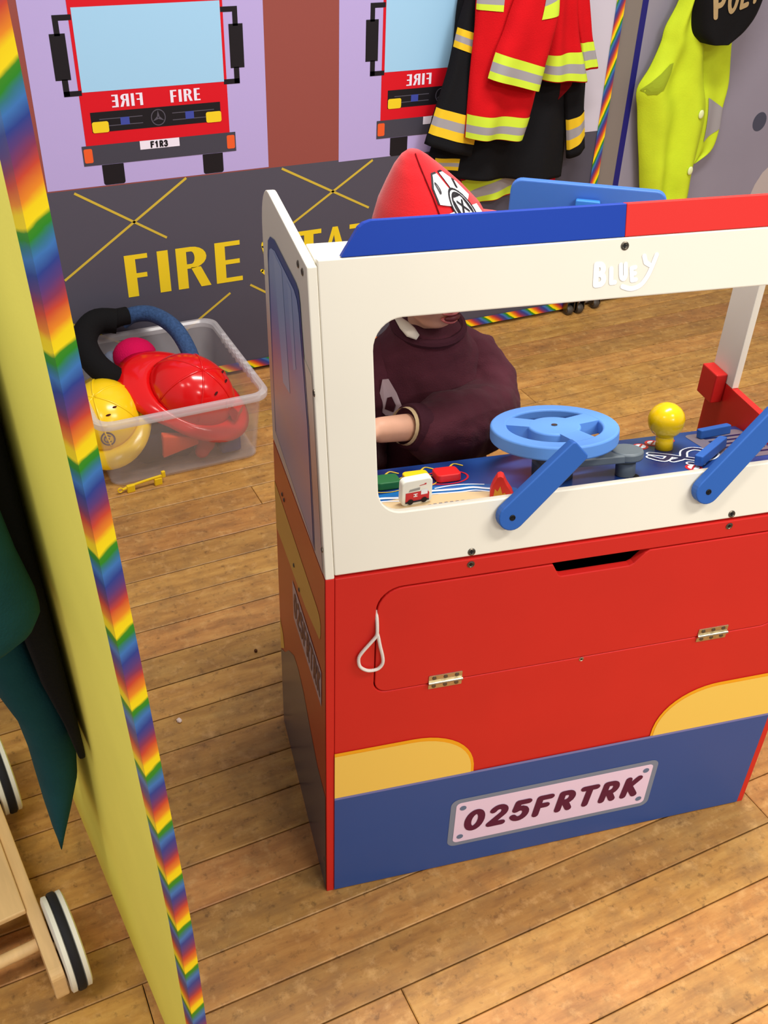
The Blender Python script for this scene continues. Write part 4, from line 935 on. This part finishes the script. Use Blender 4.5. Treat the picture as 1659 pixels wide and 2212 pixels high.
bm = BM(); box(bm, .612, .668, 2.155, 2.24, .014, .085); obj('toy_radio', bm, M('blue_plastic', (34, 58, 128), .4, .4), None, bevel=.008, label='dark blue plastic toy in the right corner of the tub', cat='toy')
bm = BM()
for i in range(16):
    random.seed(40+i); ellip(bm, (.37+.13*random.random(), 2.215+.24*random.random(), .030+.03*random.random()), (.05, .05, .028), 10, 6)
for x in (.43, .475, .52): ellip(bm, (x, 2.185, .06), (.035, .025, .045), 10, 6)
o = obj('dark_clothes', bm, M('charcoal_cloth', (36, 34, 38), .9, .1, bump=.5, bs=60), None, 'all', label='dark bundled clothes filling the bottom of the tub', cat='clothes'); remesh(o, .008, 3)
# yellow strap piece on the floor against the tub
yc = thing('plastic_clip', 'small yellow plastic strap clip on the floor against the tub', 'clip', (.39, 2.105, 0), .06)
ycm = M('yellow_plastic', (244, 204, 30), .35, .4)
bm = BM(); tube(bm, smooth([(-.05, 0, .012), (-.02, 0, .018), (.02, 0, .022), (.058, 0, .024)]), .0035, 8); obj('strap', bm, ycm, yc, True)
for x in (-.03, .04):
    bm = BM(); box(bm, x-.010, x+.010, -.005, .005, 0, .020); obj('buckle', bm, ycm, yc, bevel=.002)
bm = BM(); tube(bm, [(-.056+.006*math.cos(a), 0, .012+.006*math.sin(a)) for a in [2*PI*i/12 for i in range(12)]], .0018, 6, closed=True); obj('ring', bm, ycm, yc, True)
bm = BM(); box(bm, .050, .060, -.004, .004, .018, .036); obj('prong', bm, ycm, yc, bevel=.002)

# ================================================================== HANGING CLOTHES
class Drape:
    def __init__(s, rows, y0, th, amp=.006, fr_=3., seed=0, n=24, sub=5):
        s.rows = rows; s.y0 = y0; s.th = th; s.amp = amp; s.fr = fr_; s.seed = seed; s.n = n; s.sub = sub
    def at(s, u, t, off=0.):
        k = min(max(t, 0), .99999)*(len(s.rows)-1); i = int(k); f = k-i
        def cr_(idx):
            P = [Vector(s.rows[min(max(j, 0), len(s.rows)-1)][idx]) for j in (i-1, i, i+1, i+2)]
            a, b, c, d = P; return .5*((2*b)+(c-a)*f+(2*a-5*b+4*c-d)*f*f+(3*b-a-3*c+d)*f**3)
        L, R = cr_(0), cr_(1); q = L.lerp(R, u)
        e = max(0, 1-(2*u-1)**4)**.5
        y = s.y0-s.th*e-s.amp*e*math.sin(2*PI*s.fr*u+s.seed+1.3*t)*(.4+.8*t)-s.amp*1.5*e*noise.noise(Vector((q.x*9+s.seed*5, q.y*6, s.seed)))
        return Vector((q.x, y-off, q.y))
    def body(s):
        bm = BM(); m_ = (len(s.rows)-1)*s.sub; F = [[bm.verts.new(s.at(j/s.n, i/m_)) for j in range(s.n+1)] for i in range(m_+1)]
        G = [[bm.verts.new(Vector((v.co.x, s.y0+.003, v.co.z))) for v in r] for r in F]
        for i in range(m_):
            for j in range(s.n):
                face(bm, (F[i][j], F[i][j+1], F[i+1][j+1], F[i+1][j])); face(bm, (G[i][j+1], G[i][j], G[i+1][j], G[i+1][j+1]))
            face(bm, (F[i][0], F[i+1][0], G[i+1][0], G[i][0])); face(bm, (F[i][s.n], G[i][s.n], G[i+1][s.n], F[i+1][s.n]))
        for j in range(s.n):
            face(bm, (F[0][j+1], F[0][j], G[0][j], G[0][j+1])); face(bm, (F[m_][j], F[m_][j+1], G[m_][j+1], G[m_][j]))
        return bm
    def strip(s, t0, t1, u0=0., u1=1., off=.0022, k=6, n=24):
        """t0, t1: numbers or (left, right) pairs"""
        a0, a1 = t0 if hasattr(t0, '__len__') else (t0, t0); b0, b1 = t1 if hasattr(t1, '__len__') else (t1, t1)
        bm = BM(); V = []
        for i in range(k+1):
            V.append([bm.verts.new(s.at(u0+(u1-u0)*j/n, (a0+(a1-a0)*j/n)*(1-i/k)+(b0+(b1-b0)*j/n)*i/k, off)) for j in range(n+1)])
        for A, B in zip(V, V[1:]):
            for j in range(n): face(bm, (A[j], A[j+1], B[j+1], B[j]))
        return bm
lime = M('lime_tape', (206, 232, 62), .7, .2); silver = M('silver_tape', (160, 156, 160), .45, .4); ytape = M('yellow_tape', (236, 196, 40), .7, .2)
redc = M('red_cotton', (206, 20, 28), .9, .1, var=.06, vs=15, bump=.35, bs=300); blackc = M('black_cotton', (22, 22, 25), .9, .15, bump=.35, bs=300); hivis = M('hivis_fabric', (204, 226, 46), .75, .15, var=.06, vs=14, bump=.25, bs=250)
def stripes(d, part, t0, t1, cols, u0=0., u1=1., fr_=(.34, .66)):
    P = lambda t: t if hasattr(t, '__len__') else (t, t)
    a, b = P(t0), P(t1); mix = lambda f: (a[0]+(b[0]-a[0])*f, a[1]+(b[1]-a[1])*f)
    for f0, f1, mt in ((0, fr_[0], cols[0]), (fr_[0], fr_[1], cols[1]), (fr_[1], 1, cols[0])):
        obj('reflective_stripe', d.strip(mix(f0), mix(f1), u0, u1), mt, part, 'all')
def hook(x, y, z, par):
    bm = BM(); tube(bm, smooth([(x, y, z+.05), (x, y-.03, z+.04), (x, y-.045, z+.055), (x, y-.045, z+.075)]), .004, 8); obj('coat_hook', bm, screw_m, par, True)
hook(1.63-1.05, -.001, 1.25, mural); hook(2.25-2.6, -.001, 1.2, pol)
# black jacket
bj = thing('firefighter_jacket', 'black dress-up firefighter jacket with yellow and silver stripes behind the red one', 'jacket')
d = Drape([((1.56, 1.24), (1.70, 1.24)), ((1.50, 1.12), (1.78, 1.12)), ((1.46, 1.0), (1.80, 1.0)), ((1.45, .85), (1.83, .85)), ((1.43, .70), (1.85, .70)), ((1.40, .60), (1.86, .56)), ((1.385, .535), (1.862, .478))], 2.560, .045, .012, 2.5, 1)
fb_ = obj('jacket_body', d.body(), blackc, bj, 'all'); stripes(d, fb_, .86, .93, (ytape, silver), .02, .18)
d = Drape([((1.50, 1.15), (1.62, 1.15)), ((1.465, 1.03), (1.60, 1.03)), ((1.434, .926), (1.545, .90)), ((1.414, .824), (1.54, .80)), ((1.385, .732), (1.52, .698)), ((1.356, .636), (1.505, .590))], 2.515, .032, .006, 1.5, 2)
s1 = obj('sleeve', d.body(), blackc, bj, 'all'); stripes(d, s1, (.395, .41), (.485, .51), (ytape, silver)); stripes(d, s1, (.80, .80), (.925, .925), (ytape, silver))
d = Drape([((1.72, 1.12), (1.79, 1.12)), ((1.765, .95), (1.84, .95)), ((1.80, .78), (1.875, .80)), ((1.83, .665), (1.888, .69)), ((1.855, .54), (1.914, .57))], 2.535, .022, .004, 1.2, 3)
s2 = obj('sleeve', d.body(), blackc, bj, 'all'); stripes(d, s2, (.77, .77), (.93, .90), (ytape, silver))
# red jacket
rj = thing('firefighter_jacket', 'red dress-up firefighter jacket with lime and silver stripes hanging on the mural', 'jacket')
d = Drape([((1.58, 1.22), (1.64, 1.22)), ((1.49, 1.12), (1.67, 1.12)), ((1.462, 1.02), (1.684, 1.02)), ((1.462, .93), (1.675, .90)), ((1.458, .834), (1.672, .80)), ((1.457, .72), (1.658, .70)), ((1.457, .655), (1.642, .635))], 2.470, .028, .009, 1.7, 4)
f1 = obj('front_panel', d.body(), redc, rj, 'all'); stripes(d, f1, .835, .992, (lime, silver)); stripes(d, f1, .335, .412, (lime, silver), .0, .29)
d = Drape([((1.69, 1.20), (1.74, 1.20)), ((1.685, 1.10), (1.76, 1.10)), ((1.687, 1.0), (1.775, 1.0)), ((1.694, .90), (1.806, .88)), ((1.697, .785), (1.850, .773))], 2.485, .024, .007, 1.4, 5)
f2 = obj('front_panel', d.body(), redc, rj, 'all'); stripes(d, f2, (.845, .80), (.99, .985), (lime, silver))
d = Drape([((1.60, 1.12), (1.66, 1.11)), ((1.545, 1.0), (1.680, .97)), ((1.522, .93), (1.668, .89)), ((1.502, .88), (1.657, .835)), ((1.485, .817), (1.647, .774))], 2.425, .030, .004, 1.2, 6)
s3 = obj('sleeve', d.body(), redc, rj, 'all'); stripes(d, s3, .745, .99, (lime, silver)); stripes(d, s3, (.08, .02), (.32, .26), (lime, silver), .55, 1.0)
d = Drape([((1.75, 1.12), (1.79, 1.12)), ((1.768, 1.01), (1.828, .99)), ((1.79, .93), (1.845, .93)), ((1.811, .876), (1.859, .879)), ((1.835, .800), (1.889, .805))], 2.500, .02, .003, 1, 7)
s4 = obj('sleeve', d.body(), redc, rj, 'all'); stripes(d, s4, .76, .97, (lime, silver))
d = Drape([((1.72, .83), (1.855, .83)), ((1.74, .79), (1.852, .785)), ((1.77, .745), (1.82, .745)), ((1.778, .72), (1.785, .72))], 2.525, .010, .003, 1, 8)
obj('coat_lining', d.body(), M('dark_red_cotton', (120, 14, 20), .9, .1), rj, 'all')
# red trousers below
rt = thing('firefighter_trousers', 'red dress-up trousers with lime striped cuffs hanging below the black jacket', 'trousers')
d = Drape([((1.54, .90), (1.72, .90)), ((1.53, .70), (1.72, .70)), ((1.524, .58), (1.715, .58)), ((1.510, .52), (1.722, .53)), ((1.535, .455), (1.712, .475)), ((1.570, .428), (1.690, .440))], 2.570, .012, .006, 1.3, 9)
l1 = obj('trouser_leg', d.body(), redc, rt, 'all'); stripes(d, l1, (.66, .50), (.98, .96), (lime, silver))
d = Drape([((1.715, .90), (1.84, .90)), ((1.72, .70), (1.85, .70)), ((1.722, .56), (1.85, .54)), ((1.735, .49), (1.85, .455))], 2.572, .012, .005, 1.3, 10)
l2 = obj('trouser_leg', d.body(), redc, rt, 'all'); stripes(d, l2, (.70, .66), (.93, .92), (ytape, silver), .0, .85)
# hi-vis vest
vest = thing('hi_vis_vest', 'bright yellow high visibility vest hanging on the grey panel', 'vest')
d = Drape([((2.225, 1.17), (2.265, 1.17)), ((2.21, 1.06), (2.262, 1.06)), ((2.195, .957), (2.262, .955)), ((2.162, .885), (2.29, .87)), ((2.155, .840), (2.31, .83)), ((2.130, .775), (2.325, .78)), ((2.096, .716), (2.345, .72)), ((2.110, .655), (2.372, .655)), ((2.128, .58), (2.382, .58)), ((2.15, .50), (2.380, .50)), ((2.165, .44), (2.376, .44)), ((2.185, .36), (2.378, .36)), ((2.195, .28), (2.37, .28))], 2.555, .038, .014, 1.8, 11)
v1 = obj('front_panel', d.body(), hivis, vest, 'all')
b2 = BM(); ap = [(.005, .50), (.05, .47), (.11, .435), (.19, .40), (.245, .395), (.265, .43), (.262, .465), (.235, .495), (.16, .512), (.07, .516)]; ac = (.16, .46)
for i in range(10):
    p_, q_ = ap[i], ap[(i+1) % 10]
    for k in range(4):
        f0, f1 = k/4, (k+1)/4; L_ = lambda w_, f: d.at(ac[0]+(w_[0]-ac[0])*f, ac[1]+(w_[1]-ac[1])*f, .003)
        poly(b2, [L_(p_, f0), L_(p_, f1), L_(q_, f1), L_(q_, f0)] if k else [L_(p_, 0), L_(p_, f1), L_(q_, f1)])
obj('armhole_shade_patch', b2, M('hivis_shaded', (150, 166, 40), .8, .1), v1, 'all')  # no real opening: darker patch paints the shaded inside of the vest
for t, u in ((.605, .78), (.80, .72), (.93, .62)):
    bm = BM(); P = d.at(u, t, .004); ellip(bm, P, (.010, .004, .014), 12, 8); obj('snap_button', bm, M('snap_white', (232, 240, 180), .4, .4), v1, 'all')
d = Drape([((2.25, 1.17), (2.29, 1.17)), ((2.27, 1.06), (2.36, 1.05)), ((2.285, .95), (2.43, .94)), ((2.295, .83), (2.447, .824)), ((2.33, .70), (2.470, .708)), ((2.36, .62), (2.464, .625)), ((2.37, .55), (2.468, .553)), ((2.375, .49), (2.452, .495)), ((2.37, .455), (2.39, .462))], 2.575, .016, .006, 1.1, 12)
v2 = obj('back_panel', d.body(), hivis, vest, 'all'); obj('reflective_stripe', d.strip((.545, .625), (.79, .715), .30, 1.0, .0022), silver, v2, 'all')
# black cap
cap = thing('baseball_cap', 'black cap with gold lettering hanging over the vest', 'cap')
d = Drape([((2.26, 1.12), (2.42, 1.12)), ((2.225, 1.06), (2.455, 1.06)), ((2.215, .99), (2.462, .99)), ((2.225, .92), (2.445, .92)), ((2.238, .87), (2.405, .875)), ((2.262, .845), (2.345, .843))], 2.525, .07, .003, 1, 13)
c1 = obj('crown', d.body(), M('black_twill', (14, 13, 15), .8, .2, bump=.3, bs=400), cap, 'all')
bm = BM()
def capf(u, v):
    r = math.radians(14); x = u*math.cos(r)-v*math.sin(r); z = u*math.sin(r)+v*math.cos(r)
    uu = (x-.03)/.22+.28; tt = .60-z/.275; return d.at(min(max(uu, .03), .97), tt, .003)
word(bm, 'POLICE', 0, 0, .052, .042, .0115, capf, wscale=.85, shear=.1); obj('cap_lettering', bm, M('gold_thread', (176, 150, 106), .6, .3), c1)
# dark teal coat and black top on the yellow divider
teal = M('dark_teal_cloth', (26, 70, 76), .9, .12, var=.1, vs=20, bump=.3, bs=300)
tc_ = thing('coat', 'dark teal coat with a pointed tail hanging on the yellow divider', 'coat')
bm = BM()
def sect(xl, xr, z, y0=.95, dp=.12):
    xr = min(xr, EX-.083*(y0+dp/2-EY)+ysh(z)-.001); return ((xl+xr)/2, y0+dp/2, z, (xr-xl)/2, dp/2)
loft(bm, [sect(-.003, .001, .232), sect(-.006, .012, .255), sect(-.008, .030, .30), sect(-.009, .045, .345), sect(-.010, .052, .405), sect(-.015, .052, .465), sect(-.030, .045, .52), sect(-.036, .026, .58), sect(-.040, .018, .64), sect(-.050, .018, .75), sect(-.050, .015, .90)], 28, power=.8)
obj('coat_tail', bm, teal, tc_, 'all')
bm = BM(); loft(bm, [sect(-.10, -.01, .696, .84, .10), sect(-.115, .012, .697, .84, .10), sect(-.12, .030, .706, .84, .10), sect(-.12, .039, .722, .84, .10), sect(-.12, .038, .745, .84, .10), sect(-.115, .028, .80, .84, .10), sect(-.11, .021, .86, .84, .10), sect(-.10, .016, .96, .84, .10), sect(-.08, .015, 1.08, .84, .10), sect(-.04, .014, 1.20, .84, .10)], 28, power=.8)
obj('coat_body', bm, teal, tc_, 'all')
bt = BM(); BJ = []
for xl, z in ((.044, .44), (.036, .50), (.022, .57), (.012, .67), (0, .78), (-.01, .90), (-.02, 1.0), (-.02, 1.2), (-.005, 1.3)):
    xr = EX-.083*(.99-EY)+ysh(z)-.0005; BJ.append(((xl+xr)/2, .99, z, (xr-xl)/2, .078))
loft(bt, BJ, 32, power=.4)
obj('black_jumper', bt, blackc, None, 'all', label='black garment hanging between the teal coat and the yellow divider', cat='jumper')

# ================================================================== WOODEN PUSH-ALONG TROLLEY
pine = M('pine_wood', (222, 184, 128), .5, .3, var=.1, vs=6, stretch=(12, 1.5, 12)); 
tr_ = thing('push_trolley', 'pale wooden push-along trolley with black and white wheels', 'trolley', (-.05, .885, 0), math.atan2(.028, .256))
for x in (0, -.30):
    bm = BM(); prism(bm, rrect(-.028, .46, .028, .092, .012, 4), lambda u, v, w: Vector((x+w, u, v)), -.0095, .0095); obj('side_rail', bm, pine, tr_, bevel=.002)
bm = BM(); tube(bm, [(-.01, .052, .062), (-.29, .052, .062)], .0095, 12); obj('crossbar', bm, pine, tr_, True)
bm = BM(); box(bm, -.29, -.0095, .09, .45, .088, .098); obj('tray', bm, pine, tr_, bevel=.002)
for x, sg in ((.0275, 1), (-.3275, -1)):
    for y in (.03, .385):
        cx = lambda a, b_, c, x=x, y=y: Vector((x+c, y+a, .0725+b_))
        bm = BM(); lathe(bm, [(.058, -.0055), (.0715, -.0055), (.0725, -.003), (.0725, .003), (.0715, .0055), (.058, .0055)], 40, cx); wh = obj('wheel', bm, M('black_rubber', (28, 28, 32), .7, .3), tr_, True)
        for c0, c1 in ((-.0155, -.0055), (.0055, .0155)):
            b3 = BM(); lathe(b3, [(.004, c0), (.066, c0), (.0705, c0+.002), (.0705, c1-.002), (.066, c1), (.004, c1)], 40, cx); obj('wheel_disc', b3, M('wheel_white', (232, 230, 216), .5, .3), wh, True)
        b3 = BM(); tube(b3, [(x-sg*.028, y, .0725), (x+sg*.018, y, .0725)], .006, 10); obj('axle', b3, pine, wh, True)
# ================================================================== LITTER ON THE FLOOR
bm = BM(); ellip(bm, (.255, 1.325, .003), (.005, .006, .003), 7, 5)
for v in bm.verts: v.co += Vector((random.uniform(-1, 1), random.uniform(-1, 1), 0))*.0012
obj('crumb', bm, M('crumb_white', (230, 208, 196), .8, .2), None, label='tiny white crumb on the floorboards near the rainbow edge', cat='crumb')
bm = BM(); ellip(bm, (.45, 1.444, .003), (.0035, .0045, .003), 7, 5); obj('crumb', bm, M('crumb_brown', (84, 48, 24), .8, .2), None, label='tiny brown crumb on the floorboards beside the toy engine', cat='crumb')
